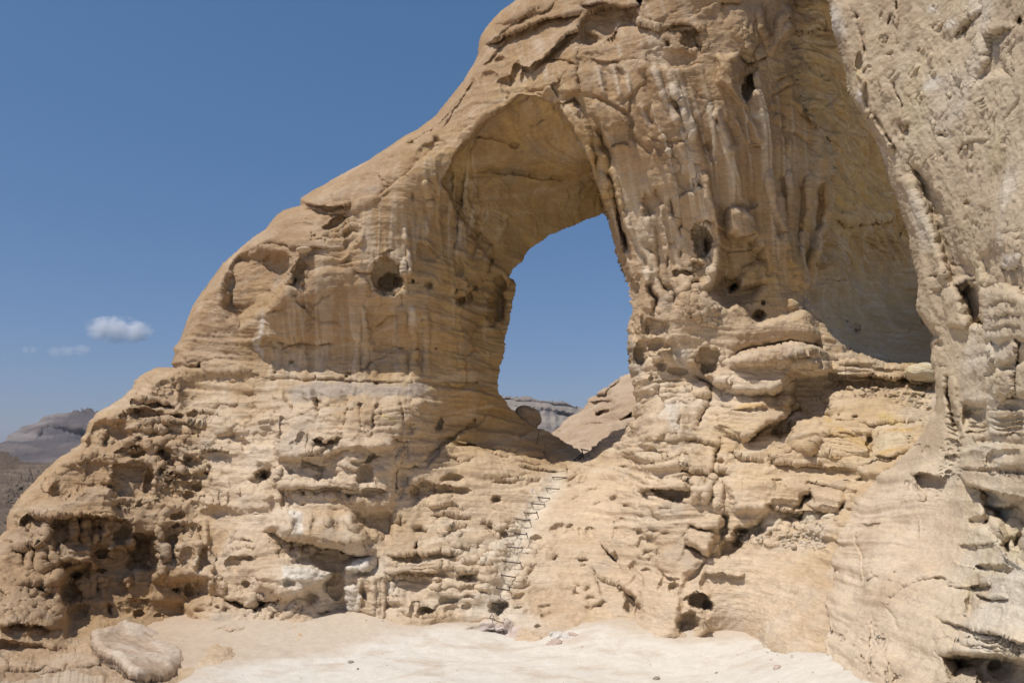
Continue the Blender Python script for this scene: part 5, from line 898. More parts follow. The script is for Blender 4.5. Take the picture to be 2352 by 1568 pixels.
for k in range(6): q = random.Random(20+k); st([(1790+q.uniform(0,60),590+46*k+q.uniform(-12,12)),(1900,596+46*k+q.uniform(-14,14)),(2020,590+46*k+q.uniform(-14,14))], -q.uniform(.02,.09), 30, q.uniform(.05,.13), q.uniform(18,34))
pk(1930,700,60,50,.16); st([(1880,870),(1930,850),(1990,870)],.05,30,-.14,40)
pg([(2050,60),(2090,20),(2110,150),(2080,220),(2050,190)],-.2,30); pg([(2110,120),(2250,-40),(2310,20),(2290,160),(2180,220),(2110,180)], -.26, 40); pg([(2040,400),(2090,260),(2270,260),(2280,460),(2180,500),(2070,500)], -.28, 40); pg([(2200,200),(2350,190),(2500,200),(2500,500),(2290,490),(2290,260)],-.18,40); ln([(2295,60),(2290,300),(2280,500)],14,.24); pk(2060,310,40,40,.2); pk(2090,230,34,30,-.16)
W_ = B.field([(2090,270),(2270,270),(2260,470),(2070,470)], 16, (4,9), (3,7), .10, 71)
st([(2100,520),(2250,505),(2400,515)], -.10,50,.24,60); pk(2230,600,120,40,.22); st([(2030,640),(2150,640),(2400,640)],.1,40,-.12,40)
for k in range(4): st([(2040,690+50*k),(2150,700+48*k),(2280,690+52*k),(2400,700+50*k)], -.07,30,.12,34)
st([(1920,940),(2100,920),(2350,960)],.18,60,-.16,80); pg([(1780,1000),(1920,920),(2350,960),(2500,980),(2500,1200),(2130,1190),(1900,1200),(1760,1170)], -.26, 50); pk(2080,1080,80,90,.22); pk(1880,1060,110,60,.1); pk(2200,1040,160,60,.18); pk(2240,1120,110,30,-.14)
st([(1745,1165),(1840,1190),(2000,1200),(2130,1195),(2380,1215)], .10,40,-.22,70); st([(1760,1230),(1830,1300),(1960,1350),(2200,1420),(2400,1500)], -.30,110,.30,90); pg([(1950,1340),(2050,1370),(2400,1470),(2400,1700),(1990,1700),(1970,1480)], .45, 60)
pg([(1340,1240),(1400,1200),(1520,1220),(1620,1270),(1590,1330),(1460,1340),(1450,1450),(1380,1380)], .14, 20); st([(1330,1240),(1400,1205),(1500,1215),(1620,1275)], -.30,60,.10,60); ln([(1340,1240),(1380,1340),(1450,1460)],16,-.14); pk(1320,1340,26,60,.16,-25); pk(1480,1390,90,40,-.08); pk(1390,1380,30,40,-.12); pk(1450,1000,34,50,.14,20)
B.field([(1600,900),(1760,880),(1760,1240),(1560,1240)], 40, (3,9), (2,5), .14, 72); st([(1620,1060),(1700,1040),(1760,1050)],-.1,30,.14,40); B.field([(1250,1280),(1600,1300),(1650,1460),(1250,1480)], 30, (3,8), (2,5), .06, 73)
st([(1330,950),(1400,945)],-.03,20,.08,20); pk(1265,1285,16,14,.1); ln([(1430,1080),(1400,1200),(1330,1240)],30,-.06)
B.tile(3, 3)
pg([(1990,-60),(2100,60),(2140,160),(2180,250),(2130,310),(2220,430),(2330,500),(2500,560),(2500,-100)], .55, 50); pk(2330,280,80,90,.45); pk(2150,250,30,40,.3); ln([(2020,20),(2120,140),(2180,260)],20,-.14); ln([(2120,310),(2210,420),(2330,490)],30,-.16)
pg([(1830,60),(1980,20),(2120,140),(2150,240),(2120,300),(2000,170),(1880,160)], .18, 40); pk(1930,150,110,40,-.12); st([(1740,300),(1950,290),(2110,280)],-.08,60,.08,50)
pk(2070,530,190,56,.46,6); pk(2210,560,40,34,.25); st([(1680,430),(1760,470),(1900,500),(2100,580),(2260,580)], .03,30,-.16,70); st([(1780,280),(1900,330),(2110,300)],-.05,40,.05,40)
pk(940,630,46,20,.12,-20); pk(1010,600,26,30,.12); pk(1120,640,34,28,.10); pk(1165,555,20,16,.12); pk(1580,610,70,28,.2,8); pk(1690,655,34,14,.12)
st([(1130,860),(1150,790),(1220,710),(1320,650),(1420,610),(1520,585)], -.05,90,.06,90); ln([(1100,870),(1160,980),(1200,1080)],18,.06); st([(1300,860),(1400,810)],-.02,20,.05,20)
st([(1850,680),(1950,665),(2060,660)],-.12,40,.22,40); pk(1930,690,80,30,.2); st([(1900,740),(2050,790),(2220,790)],-.12,60,.24,50); ln([(1850,680),(1860,850),(1850,950)],26,.22); pg([(1700,760),(1840,760),(1840,950),(1660,950)], -.10, 40); st([(1640,660),(1740,690),(1840,700)],-.05,40,.08,40); pk(2130,830,110,70,-.12); pk(1980,840,70,60,-.1)
st([(1540,975),(1680,1000),(1900,1070),(2100,1110),(2400,1230)], -.18,90,.20,60); pk(1570,990,34,30,.2)
for k in range(6): q = random.Random(40+k); st([(1590+q.uniform(0,260),1030+44*k+q.uniform(-14,14)),(1700+q.uniform(100,200),1070+44*k),(1950,1110+36*k+q.uniform(-12,12)),(2150,1140+36*k),(2400,1240+28*k)], -q.uniform(.03,.08),30,q.uniform(.05,.12),q.uniform(24,44))
pk(1850,1180,60,50,-.2); pk(1780,1260,90,50,-.18); pg([(1570,1060),(1680,1180),(1720,1300),(1600,1310),(1580,1200)], -.12, 30)
pg([(1600,1310),(1760,1280),(1980,1290),(2350,1350),(2500,1360),(2500,1800),(1960,1800),(1900,1480),(1720,1500)], .85, 60); pk(2150,1420,150,90,.4); pk(1790,1440,130,110,.4,25); pg([(1590,1320),(1660,1420),(1720,1600),(1500,1600),(1560,1400)], -.10,40); pk(2080,1640,200,90,-.5)
ln([(945,920),(948,1100),(955,1250),(945,1460)],9,.07,.2); ln([(1070,1130),(1080,1300),(1120,1380),(1090,1560)],9,.06,.2); pk(960,1390,30,36,.2); pk(1155,1525,26,26,.14); ln([(860,1310),(910,1360)],10,.12); ln([(540,1390),(620,1440),(700,1480),(760,1500)],20,.14); ln([(530,960),(525,1100),(530,1360)],16,-.12)
pg([(440,1050),(520,960),(540,1120),(480,1140),(400,1110)],.12,20)
for k in range(5): ln([(460+16*k,1010),(470+16*k,1090)],5,.1)
B.field([(600,840),(900,900),(1150,1150),(1200,1568),(560,1400)], 40, (2,7), (2,5), .07, 74, (-40,40)); B.field([(1250,1320),(1550,1300),(1560,1540),(1250,1540)], 30, (3,7), (2,5), -.06, 75); pk(480,1290,60,60,-.1)
ln([(840,130),(830,300),(860,420),(868,650)],10,.07,.1); st([(840,110),(960,95),(1040,85)],-.03,30,.05,30); ln([(1365,0),(1370,250)],14,-.03)

Pb = face_points(B, Yb); Nb = normals(Pb)
x, y, z = [Pb[..., i].astype(F32) for i in range(3)]
up = sstep(1000, 700, B.V).astype(F32); lowr = sstep(2180, 2260, B.U) * sstep(700, 860, B.V)
rough = np.clip(.35 + .65 * up + .5 * lowr, 0, 1).astype(F32)
sl_ = z + .9 * y                                     # the rough skin is combed along a slanting direction
skin = fbm((x + y) * 2.2, (y * .5 - z) * .9, (x * .5 + sl_ * .2) * 1.2, 4, .55, ridged=True)
lo = fbm(x * .7, y * .7, z * .7, 3); med = fbm(x * 2.6, y * 2.6, z * 2.6, 4, .55); fine = fbm(x * 14, y * 14, z * 14, 4, .65); knob = fbm(x * 7 + 2, y * 7, z * 7, 3, .55, ridged=True)
wzb = z + .15 * perlin(x * .5, y * .5, z * .5); bed = np.tanh(3 * fbm(x * .3, y * .3, wzb * 4, 2))
D = .06 * lo + .055 * med * (.3 + .7 * rough) + .045 * skin * rough * up + .011 * fine * (.5 + rough) + .016 * knob * rough + .03 * bed * np.clip(lowr + .15, 0, 1)
D = D + sstep(1050, 1200, B.V) * (.05 * fbm(x * 1.3, y * 1.3, z * 1.3, 4) + .03 * np.tanh(4 * fbm(x * 1.1 + 7, y * 1.1, z * 1.6, 3)))
bwz = z + .05 * x + .22 * perlin(x * .45, y * .45, z * .45 + 3)
bb = np.tanh(fbm(x * .30, y * .30, bwz * 2.6, 3) * 7) * .75; bb2 = np.tanh(4 * fbm(x * .6 + 9, y * .6, bwz * 7.5, 3)) * .6
D = D + sstep(1000, 1150, B.V) * sstep(2260, 2050, B.U) * (.05 * bb + .03 * bb2)
Pb = Pb + Nb * D[..., None]
Cb = np.zeros(Pb.shape, F32) + np.array([.60, .48, .33]) + (np.array([.09, .085, .075]) * sstep(1000, 1150, B.V)[..., None])
Cb = mixc(Cb, [.50,.385,.265], np.clip(sstep(-.1, .35, fbm(x * .8 + 3, y * .8, z * .8, 4)) * .7, 0, 1))
Cb = mixc(Cb, [.68,.60,.47], np.clip(sstep(.02, .35, fbm(x * .6 + 13, y * .6, z * .5, 5)) * .8 * (.3 + .7 * sstep(2080, 2300, B.U)), 0, 1))
Cb = mixc(Cb, [.44,.32,.20], np.clip(sstep(2230, 2050, B.U) * up * .55 * sstep(-.3, .3, med), 0, 1))
Cb = mixc(Cb, [.60,.49,.30], np.clip(sstep(.12, .4, fbm(x * .9 + 23, y * .9, z * .9, 3)) * .5, 0, 1))
Cb = mixc(Cb, [.70,.63,.50], np.clip(lowr * sstep(-.1, .35, fbm(x * 1.1, y * 1.1 + 7, z * 2, 3)) * .6, 0, 1))
for a, w_ in (([(1500,80),(1540,90)],34),([(1670,240),(1720,190)],26),([(1500,790),(1560,740)],50),([(620,120),(660,280)],60),([(840,860),(850,920)],26),([(1030,1380),(1040,1470)],40)): Cb = stripe(B, Cb, a, w_, WHITE, .75, (3, 0), 0)
Cb = stripe(B, Cb, [(1280,120),(1400,400),(1500,760)], 60, [.66,.59,.47], .7, (3, 1)); Cb = stripe(B, Cb, [(800,560),(830,760)], 26, [.60,.46,.22], .6, (3, 0))
Cb = paint(B, Cb, [(2150,800),(2330,760),(2340,900),(2200,890)], WHITE, .6, 40, (3, 1)); Cb = paint(B, Cb, [(600,440),(850,430),(850,760),(620,760)], [.66,.57,.45], .5, 60, (3, 3))
Cb = stripe(B, Cb, [(1100,880),(1160,980),(1190,1060)], 26, [.64,.62,.58], .6, (3, 3)); Cb = paint(B, Cb, [(1260,700),(1560,560),(1640,900),(1560,1300),(1250,1300)], [.56,.46,.31], .6, 60, (3, 3))
lowb = sstep(1020, 1170, B.V) * sstep(2280, 2060, B.U)
Cb = mixc(Cb, PALE * .97, lowb * .85); Cb = mixc(Cb, TAN, np.clip(fbm(x * .8 + 4, y * .8, z * .9, 4) * .9, 0, .45) * lowb); Cb = mixc(Cb, [.70,.60,.46], np.clip(-bb2, 0, 1) * lowb * .4)
Cb = Cb * (1 + .18 * fine[..., None] + .10 * med[..., None])
ec = fbm(B.U / 8, B.V / 8, B.U * 0 + 8, 4) * 3.2
cliff = build_face('rock_cliff', Pb, Cb, poly_sd(bo, B.U + B.jx * .25, B.V + B.jy * .25) + ec > 0, M_CLIFF, 2.6, nseed=4)
Q = Face(2420, 3900, -200, 1760, 7.0, 8, 6)
Yq = Q.tps([(2420,-200,9.1),(2420,200,9.15),(2420,500,9.0),(2420,850,8.9),(2420,1050,9.0),(2420,1300,8.7),(2420,1500,8.4),(2420,1700,8.0)] + [(u, v, q * g) for u, q in ((2700,6.9),(3000,5.7),(3400,4.7),(3900,3.9)) for v, g in ((-200,1.05),(400,1.0),(900,.98),(1300,.95),(1760,.86))])
Pq = face_points(Q, Yq); nq = fbm(Pq[..., 0] * .7, Pq[..., 1] * .7, Pq[..., 2] * .9, 6, .55); Pq = Pq + normals(Pq) * (.22 * nq)[..., None]
Cq = np.zeros(Pq.shape) + np.array([.57, .465, .33]); Cq = mixc(Cq, [.46,.355,.245], sstep(-.1, .4, nq) * .6)
ow = build_face('outer_wall', Pq, Cq, np.ones(Q.U.shape, bool), M_CLIFF, 3.0, nseed=9); ow.parent = cliff
tag(cliff, 'rough pale cliff leaning in from the right in front of the shaded alcove', 'cliff')

# ================================================================== loose rock and slabs
def small_face(name, outline, pts, col, mat, thick, seed, amp=.05, freq=2.0, step=STEP, sculpt=None, rnd=(8, .15), band=None):
    us = [p[0] for p in outline]; vs = [p[1] for p in outline]
    F = Face(min(us) - 6, max(us) + 6, min(vs) - 6, max(vs) + 6, step, 3.0, seed)
    Yf = F.tps(pts)
    d, _, _ = F._dist(np.array(outline + outline[:1], float), (slice(None), slice(None)), .3)
    F.H += (rnd[1] * (1 - np.sqrt(np.clip(1 - np.clip(1 - d / rnd[0], 0, 1) ** 2, 0, 1)))).astype(F32)
    if sculpt: sculpt(F)
    Q = face_points(F, Yf); Nn = normals(Q)
    x, y, z = [(Q[..., i] * freq).astype(F32) for i in range(3)]
    n1 = fbm(x, y, z, 5, .55); n2 = np.tanh(3 * fbm(x * .25, y * .25, z * 2.2 + .4 * n1, 2)); n3 = fbm(x * .6, y * .6, z * .9, 4, .5, ridged=True)
    Q = Q + Nn * (amp * (n1 + .6 * n2 + .5 * n3))[..., None]
    C = np.zeros(Q.shape, F32) + np.array(col[0]); C = mixc(C, col[1], sstep(-.2, .4, n1 + .3 * n2)); C = C * (1 + .2 * fbm(x * 4, y * 4, z * 4, 4)[..., None])
    if band: C = band(F, C, x / freq, y / freq, z / freq)
    e = fbm(F.U / 7, F.V / 7, F.U * 0 + seed, 3) * 2.5
    return build_face(name, Q, C, poly_sd(outline, F.U, F.V) + e > 0, mat, thick, min(.35, thick * .15), seed)

so_ = [(210,1445,.52),(222,1438,.50),(262,1428,.42),(282,1421,.40),(297,1422,.36),(308,1432,.32),(335,1441,.22),(358,1450,.16),(395,1456,.10),(425,1478,.08),(425,1505,.08),(400,1532,.09),(378,1545,.10),(357,1547,.12),(336,1549,.18),(318,1540,.26),(296,1524,.36),(278,1499,.44),(252,1481,.50),(226,1472,.52),(210,1461,.53)]
sp_ = np.array([[float(i) for i in world(u, v, yz(u, v, zz))] for u, v, zz in so_])
co_ = np.linalg.lstsq(np.c_[sp_[:, :2], np.ones(len(sp_))], sp_[:, 2], rcond=None)[0]
ax_, ay_ = np.arange(sp_[:, 0].min() - .2, sp_[:, 0].max() + .2, .022), np.arange(sp_[:, 1].min() - .2, sp_[:, 1].max() + .2, .022)
SX, SY = np.meshgrid(ax_, ay_)
e_ = .10 * fbm(SX * 2.2, SY * 2.2, SX * 0 + 3, 5, .6); ds_ = poly_sd(sp_[:, :2], SX, SY) + e_
n_ = fbm(SX * 1.4, SY * 1.4, SX * 0, 5, .55); lay = np.tanh(5 * fbm(SX * .9, SY * .9, SX * 0 + 8, 3))
SZ = co_[0] * SX + co_[1] * SY + co_[2] + .07 * n_ + .035 * lay + .012 * fbm(SX * 9, SY * 9, SX * 0, 4) - .10 * np.clip(1 - ds_ / .14, 0, 1) ** 2
th_ = .26 + .08 * fbm(SX * 2, SY * 2, SX * 0 + 5, 3)
m_ = ds_ > 0; ns = m_.size; I_ = np.arange(ns).reshape(m_.shape); q_ = m_[:-1, :-1] & m_[1:, :-1] & m_[:-1, 1:] & m_[1:, 1:]
j_, i_ = np.nonzero(q_); top_ = np.stack([I_[j_, i_], I_[j_, i_ + 1], I_[j_ + 1, i_ + 1], I_[j_ + 1, i_]], 1)
ctr = sp_[:, :2].mean(0); f_ = [top_]; lev = [np.stack([SX, SY, SZ], 2).reshape(-1, 3)]
for k_, (tz, sh) in enumerate(((.35, .0), (.55, .05), (.8, .02), (1.0, .12))):
    bx = .035 * fbm(SX * 6, SY * 6, SX * 0 + k_, 3); lev.append(np.stack([SX + (ctr[0] - SX) * (sh + bx), SY + (ctr[1] - SY) * (sh + bx), SZ - th_ * tz], 2).reshape(-1, 3))
qp_ = np.pad(q_, 1); ed = []
for (dj, di, a, b) in ((-1, 0, (0, 1), (0, 0)), (1, 0, (1, 0), (1, 1)), (0, -1, (0, 0), (1, 0)), (0, 1, (1, 1), (0, 1))):
    mm_ = ~qp_[j_ + 1 + dj, i_ + 1 + di]; ed.append(np.stack([I_[j_[mm_] + a[0], i_[mm_] + a[1]], I_[j_[mm_] + b[0], i_[mm_] + b[1]]], 1))
ed = np.concatenate(ed)
for k_ in range(4): f_.append(np.stack([ed[:, 0] + ns * k_, ed[:, 1] + ns * k_, ed[:, 1] + ns * (k_ + 1), ed[:, 0] + ns * (k_ + 1)], 1))
f_.append(top_[:, ::-1] + 4 * ns); f_ = np.concatenate(f_); v_ = np.concatenate(lev)
c_ = np.zeros((m_.size, 3)) + np.array([.53, .40, .285]); c_ = c_ + (np.array([.64, .52, .40]) - c_) * sstep(-.2, .4, n_ + .4 * lay).ravel()[:, None]; c_ = np.tile(c_, (5, 1)) * (1 + .2 * fbm(v_[:, 0] * 5, v_[:, 1] * 5, v_[:, 2] * 9, 4))[:, None]
us_ = np.zeros(len(v_), bool); us_[f_.ravel()] = True; mp_ = np.cumsum(us_) - 1
slab = mesh_obj('rock_slab', v_[us_], mp_[f_], M_ROCK, c_[us_])
tag(slab, 'flat pinkish-tan rock slab with an undercut front edge lying on the sand at lower left', 'slab')

def boulder(name, u, v, Y, size, rot, seed, label, cat, col, lobes=(), rough=.12, group=None, sub=5, sink=0.0):
    bpy.ops.mesh.primitive_ico_sphere_add(subdivisions=sub, radius=1)
    o = bpy.context.active_object; o.name = name; me = o.data; me.name = name
    n = len(me.vertices); c = np.empty(n * 3, F32); me.vertices.foreach_get('co', c); c = c.reshape(-1, 3)
    d = c.copy(); r = np.ones(n)
    for (a, b, e, q) in lobes:                         # union of overlapping balls seen from the middle
        m = np.array([a, b, e]); k = d @ m; disc = k * k - (m @ m - q * q)
        r = np.where(disc > 0, np.maximum(r, k + np.sqrt(np.maximum(disc, 0))), r)
    s = seed * 3.7
    r = r * (1 + rough * fbm(d[:, 0] * 1.2 + s, d[:, 1] * 1.2, d[:, 2] * 1.2, 3) * 1.6 + rough * .35 * fbm(d[:, 0] * 4 + s, d[:, 1] * 4, d[:, 2] * 4, 4))
    fl_ = np.tanh(4 * fbm(d[:, 0] * .8 + s, d[:, 1] * .8 + 5, d[:, 2] * .8, 2)) * rough * .6
    c = d * (r + fl_)[:, None] * np.array(size)
    me.vertices.foreach_set('co', c.astype(F32).ravel()); me.polygons.foreach_set('use_smooth', np.ones(len(me.polygons), bool)); me.update()
    at = me.color_attributes.new('rock_tint', 'FLOAT_COLOR', 'POINT'); cc = np.ones((n, 4), F32)
    t = fbm(c[:, 0] * 2 / max(size) + s, c[:, 1] * 2 / max(size), c[:, 2] * 6 / max(size), 4)
    cc[:, :3] = np.array(col[0]) + (np.array(col[1]) - np.array(col[0])) * sstep(-.3, .3, t)[:, None]
    at.data.foreach_set('color', cc.ravel()); me.materials.append(M_ROCK)
    p = world(u, v, Y); o.location = (float(p[0]), float(p[1]), float(p[2]) - sink); o.rotation_euler = [math.radians(a) for a in rot]
    tag(o, label, cat, group); return o
def surf(F, Pf, u, v):
    i = int(np.clip(round((u - F.u[0]) / F.step), 0, F.nu - 1)); j = int(np.clip(round((v - F.v[0]) / F.step), 0, F.nv - 1)); return Vector(Pf[j, i])

DK = ([.42,.30,.19],[.50,.37,.23]); LT = ([.64,.53,.37],[.70,.60,.45]); GY = ([.30,.25,.21],[.38,.31,.25]); PK = ([.55,.42,.34],[.62,.50,.42])
boulder('boulder', 1204, 952, 24.2, (.29,.30,.28), (0,8,0), 3, 'dark rounded two-lobed boulder perched on the sill of the opening', 'boulder', DK, ((.85,-.1,.05,.78),(1.25,0,-.35,.6),(.6,0,-.9,.9)), .05)
pS = surf(W, P, 2112, 860)
boulder('boulder', 2122, 856, float(pS.y) - .12, (.40,.34,.21), (0,6,8), 9, 'smooth cream boulder with an ochre streak wedged at the mouth of the shaded alcove', 'boulder', ([.60,.48,.29],[.70,.61,.44]), (), .13)
for (u, v, s, seed, lab) in ((1871,1196,(.27,.22,.24),5,'blocky pale boulder sitting on the rubble below the long overhang'),(1775,1199,(.24,.2,.24),6,'rounded tan boulder at the left end of the rubble under the overhang'),(1912,1188,(.22,.18,.10),7,'low flat yellowish stone tucked under the right end of the overhang')):
    q = surf(W, P, u, v); boulder('boulder', u, v, float(q.y) - .06, s, (8, 12, 20 * seed), seed, lab, 'boulder', LT, (), .14)
q = surf(W, P, 697, 575); boulder('cap_stone', 697, 574, float(q.y) - .10, (.20,.18,.075), (0,-6,0), 12, 'small flat cap stone balanced above the oval window of the left pillar', 'stone', ([.55,.42,.28],[.62,.49,.33]), (), .1, sub=4)

# ------------------------------------------------------------------ small stones on the sand and rubble
def gz(x, y):
    x = np.asarray(x, float); y = np.asarray(y, float)
    h = .010 * np.clip(14 - y, 0, 30) ** 2 * sstep(0, 3, 14 - y + 0 * x)
    h = h + .40 * sstep(15.5, 18.3, y + .35 * np.clip(x, 0, 9)) * (1 - .7 * np.exp(-((x - .1) / 1.1) ** 2)) * sstep(-9, -6, x)
    h = h - .35 * sstep(-5.3, -6.4, x) * sstep(15.6, 14.8, y)
    h = h + .70 * sstep(2.3, 5.0, x) * sstep(16.8, 12.6, y) + .05 * sstep(-4, -10, x) * sstep(20, 15, y)
    h = h - .2 * sstep(23, 30, y) - .2 * sstep(16, 34, np.abs(x)) * sstep(4, 14, y)
    h = h + sstep(40, 200, np.hypot(x, y)) * 3.0 * (fbm(x / 400, y / 400, 0 * x, 4)) 
    return h
def sand_z(x, y):
    near = sstep(60, 25, np.hypot(x, y))
    return gz(x, y) + near * (.10 * fbm(x * .5, y * .5, 0 * x, 3) + .045 * fbm(x * 1.5, y * 2.4, 0 * x + 3, 4) + .018 * fbm(x * 6, y * 7, 0 * x + 5, 3))
def on_sand(u, v):
    xx, yy, zz = ray(u, v); t = 14.0
    for _ in range(9):
        h = float(sand_z(np.array([xx * t]), np.array([yy * t]))[0]); t += (CAMZ + zz * t - h) / -zz * .9
    return float(yy * t)
for (u, v, s, col, lab) in ((805,1521,.045,GY,'tiny dark pebble alone on the white sand, left of centre'),(822,1535,.022,GY,'tiniest grey pebble on the white sand, just right of a dark pebble'),(1785,1534,.06,PK,'small two-tone stone on the pale sand by the right-hand ledge'),(1508,1558,.05,GY,'small grey stone at the bottom edge of the white sand'),(1646,1545,.025,GY,'little grey pebble on the white sand below the scooped double hollow')):
    boulder('pebble', u, v, on_sand(u, v), (s * 1.3, s, s * .8), (0, 0, 40 * s * 100), int(s * 1000), lab, 'pebble', col, (), .2, 'pebbles on the sand', 3)
for k, (u, v, s, lab) in enumerate(((1272,1476,.11,'flat brown stone, lowest of the little heap at the foot of the wall'),(1283,1460,.12,'whitish broken stone in the middle of the heap at the foot of the wall'),(1301,1462,.10,'whitish stone on the right side of the heap at the foot of the wall'),(1318,1459,.09,'flat tan stone, rightmost of the heap at the foot of the wall'),(1274,1457,.08,'small pale stone at the top left of the heap at the foot of the wall'))):
    q = surf(W, P, u, v); Yq = min(float(q.y), on_sand(u, v)) - .03
    boulder('stone', u, v, Yq, (s * 1.5, s, s * .6), (10 * k, -14, 50 * k), 30 + k, lab, 'stone', PK if k in (0, 3) else ([.66,.6,.52],[.74,.69,.61]), (), .2, 'stones heaped at the foot of the wall', 4)
# rubble: crumbs nobody could count, one object
rv, rf, rc = [], [], []; rng = random.Random(4)
bpy.ops.mesh.primitive_ico_sphere_add(subdivisions=2, radius=1); ob = bpy.context.active_object
tv = np.array([v_.co[:] for v_ in ob.data.vertices]); tf = np.array([p_.vertices[:] for p_ in ob.data.polygons]); bpy.data.objects.remove(ob)
def crumbs(poly, n, s0, s1, F, Pf):
    us = [p[0] for p in poly]; vs = [p[1] for p in poly]; k = 0; tries = 0
    while k < n and tries < n * 30:
        tries += 1; u, v = rng.uniform(min(us), max(us)), rng.uniform(min(vs), max(vs))
        if poly_sd(poly, np.array([[u]]), np.array([[v]]))[0, 0] < 0: continue
        k += 1; p = surf(F, Pf, u, v); s = s0 + (s1 - s0) * rng.random() ** 2.5
        m = Matrix.Rotation(rng.uniform(0, 6), 3, 'Z') @ Matrix.Rotation(rng.uniform(0, 6), 3, 'X')
        q = tv * np.array([s * rng.uniform(.8, 1.5), s, s * rng.uniform(.5, .9)]) * (1 + .35 * fbm(tv[:, 0] * 1.3 + k, tv[:, 1] * 1.3, tv[:, 2] * 1.3, 2))[:, None]
        rf.append(tf + len(tv) * len(rv)); rv.append(q @ np.array(m.transposed()) + np.array(p) + [0, -s * .3, s * .2]); c = np.array([.62,.51,.38]) * rng.uniform(.8, 1.12); rc.append(np.tile(c, (len(tv), 1)))
crumbs([(1695,1222),(1712,1212),(1760,1222),(1765,1240),(1705,1252)], 110, .015, .05, W, P)
crumbs([(1780,1220),(1870,1205),(1905,1215),(1905,1268),(1870,1275),(1800,1262)], 170, .012, .055, W, P)
crumbs([(1900,885),(2010,880),(2130,890),(2135,930),(2080,935),(1960,905)], 90, .010, .04, W, P)
crumbs([(1270,1452),(1322,1452),(1318,1480),(1270,1482)], 40, .01, .03, W, P)
def grit(poly, n, s0, s1):
    us = [p[0] for p in poly]; vs = [p[1] for p in poly]; k = 0
    while k < n:
        u, v = rng.uniform(min(us), max(us)), rng.uniform(min(vs), max(vs))
        if poly_sd(poly, np.array([[u]]), np.array([[v]]))[0, 0] < 0: continue
        k += 1; Yq = on_sand(u, v); p = [float(i) for i in world(u, v, Yq)]; s = s0 + (s1 - s0) * rng.random() ** 3
        m = Matrix.Rotation(rng.uniform(0, 6), 3, 'Z')
        q = tv * np.array([s * rng.uniform(.8, 1.6), s, s * rng.uniform(.5, .8)]) * (1 + .4 * fbm(tv[:, 0] * 1.3 + k, tv[:, 1] * 1.3, tv[:, 2] * 1.3, 2))[:, None]
        rf.append(tf + len(tv) * len(rv)); rv.append(q @ np.array(m.transposed()) + np.array(p) + [0, 0, s * .2]); c = np.array([.58,.46,.34]) * rng.uniform(.75, 1.2); rc.append(np.tile(c, (len(tv), 1)))
grit([(440,1425),(700,1432),(900,1412),(1040,1445),(1060,1470),(900,1455),(700,1470),(450,1470)], 60, .006, .03)
grit([(1190,1455),(1300,1465),(1500,1475),(1700,1490),(1880,1495),(1880,1520),(1600,1510),(1300,1490)], 60, .006, .03)
grit([(420,1480),(1000,1470),(1500,1495),(1880,1525),(1890,1568),(420,1568)], 80, .004, .014)
grit([(60,1480),(210,1480),(300,1560),(420,1540),(420,1568),(60,1568)], 50, .006, .03)
rub = mesh_obj('rubble', np.concatenate(rv), np.concatenate(rf), M_ROCK, np.concatenate(rc), False); tag(rub, 'crumbled pale rubble under the right-hand overhang and along the foot of the wall', 'rubble', kind='stuff')

# ------------------------------------------------------------------ iron rungs
M_IRON = bpy.data.materials.new('rusty_iron'); M_IRON.use_nodes = True
_n = M_IRON.node_tree; _b = _n.nodes['Principled BSDF']; _b.inputs['Roughness'].default_value = .6; _b.inputs['Metallic'].default_value = .6
_t = nn(_n, 'ShaderNodeTexNoise'); _t.inputs['Scale'].default_value = 60; _c = nn(_n, 'ShaderNodeValToRGB'); _c.color_ramp.elements[0].color = (.035,.033,.04,1); _c.color_ramp.elements[1].color = (.11,.085,.075,1)
_n.links.new(_t.outputs[0], _c.inputs[0]); _n.links.new(_c.outputs[0], _b.inputs['Base Color'])
def tube(name, paths, r, mat, parent=None, sides=8):
    V, F = [], []
    for path in paths:
        p = [Vector(a) for a in path]; o0 = len(V)
        for i, a in enumerate(p):
            t = (p[min(i + 1, len(p) - 1)] - p[max(i - 1, 0)]).normalized(); s = t.cross(Vector((.13, .31, .94))).normalized(); q = t.cross(s)
            for k in range(sides):
                w_ = 2 * math.pi * k / sides; V.append(a + (s * math.cos(w_) + q * math.sin(w_)) * r)
        for i in range(len(p) - 1):
            for k in range(sides):
                F.append((o0 + i * sides + k, o0 + i * sides + (k + 1) % sides, o0 + (i + 1) * sides + (k + 1) % sides, o0 + (i + 1) * sides + k))
        for k in range(1, sides // 2):                      # end caps as quads
            F.append((o0 + k - 1, o0 + k, o0 + sides - 1 - k, o0 + sides - k)); e = o0 + (len(p) - 1) * sides; F.append((e + k - 1, e + sides - k, e + sides - 1 - k, e + k))
    return mesh_obj(name, [v_[:] for v_ in V], F, mat, None, True, parent)
def rounded(pts, r=.035, n=4):
    p = [Vector(a) for a in pts]; out = [p[0]]
    for i in range(1, len(p) - 1):
        a = p[i] + (p[i - 1] - p[i]).normalized() * r; b = p[i] + (p[i + 1] - p[i]).normalized() * r
        for k in range(n + 1):
            t = k / n; out.append(a * (1 - t) ** 2 + p[i] * 2 * t * (1 - t) + b * t * t)
    return out + [p[-1]]
RUN = [(1131,1384.5,1164,1388),(1139.6,1350,1169,1355),(1151,1320,1183,1325),(1155.6,1288,1194,1293),(1166,1255.5,1198,1258),(1184,1225,1208.5,1227),(1186,1191,1215,1195),(1204,1177,1232,1177.5),(1220,1156,1250,1158.5),(1236,1141.5,1262,1144),(1253.5,1121,1284,1122.5),(1269.5,1095,1302,1096.5)]
WORDS = ['bottom','second','third','fourth','fifth','sixth','seventh','eighth','ninth','tenth','eleventh','top']
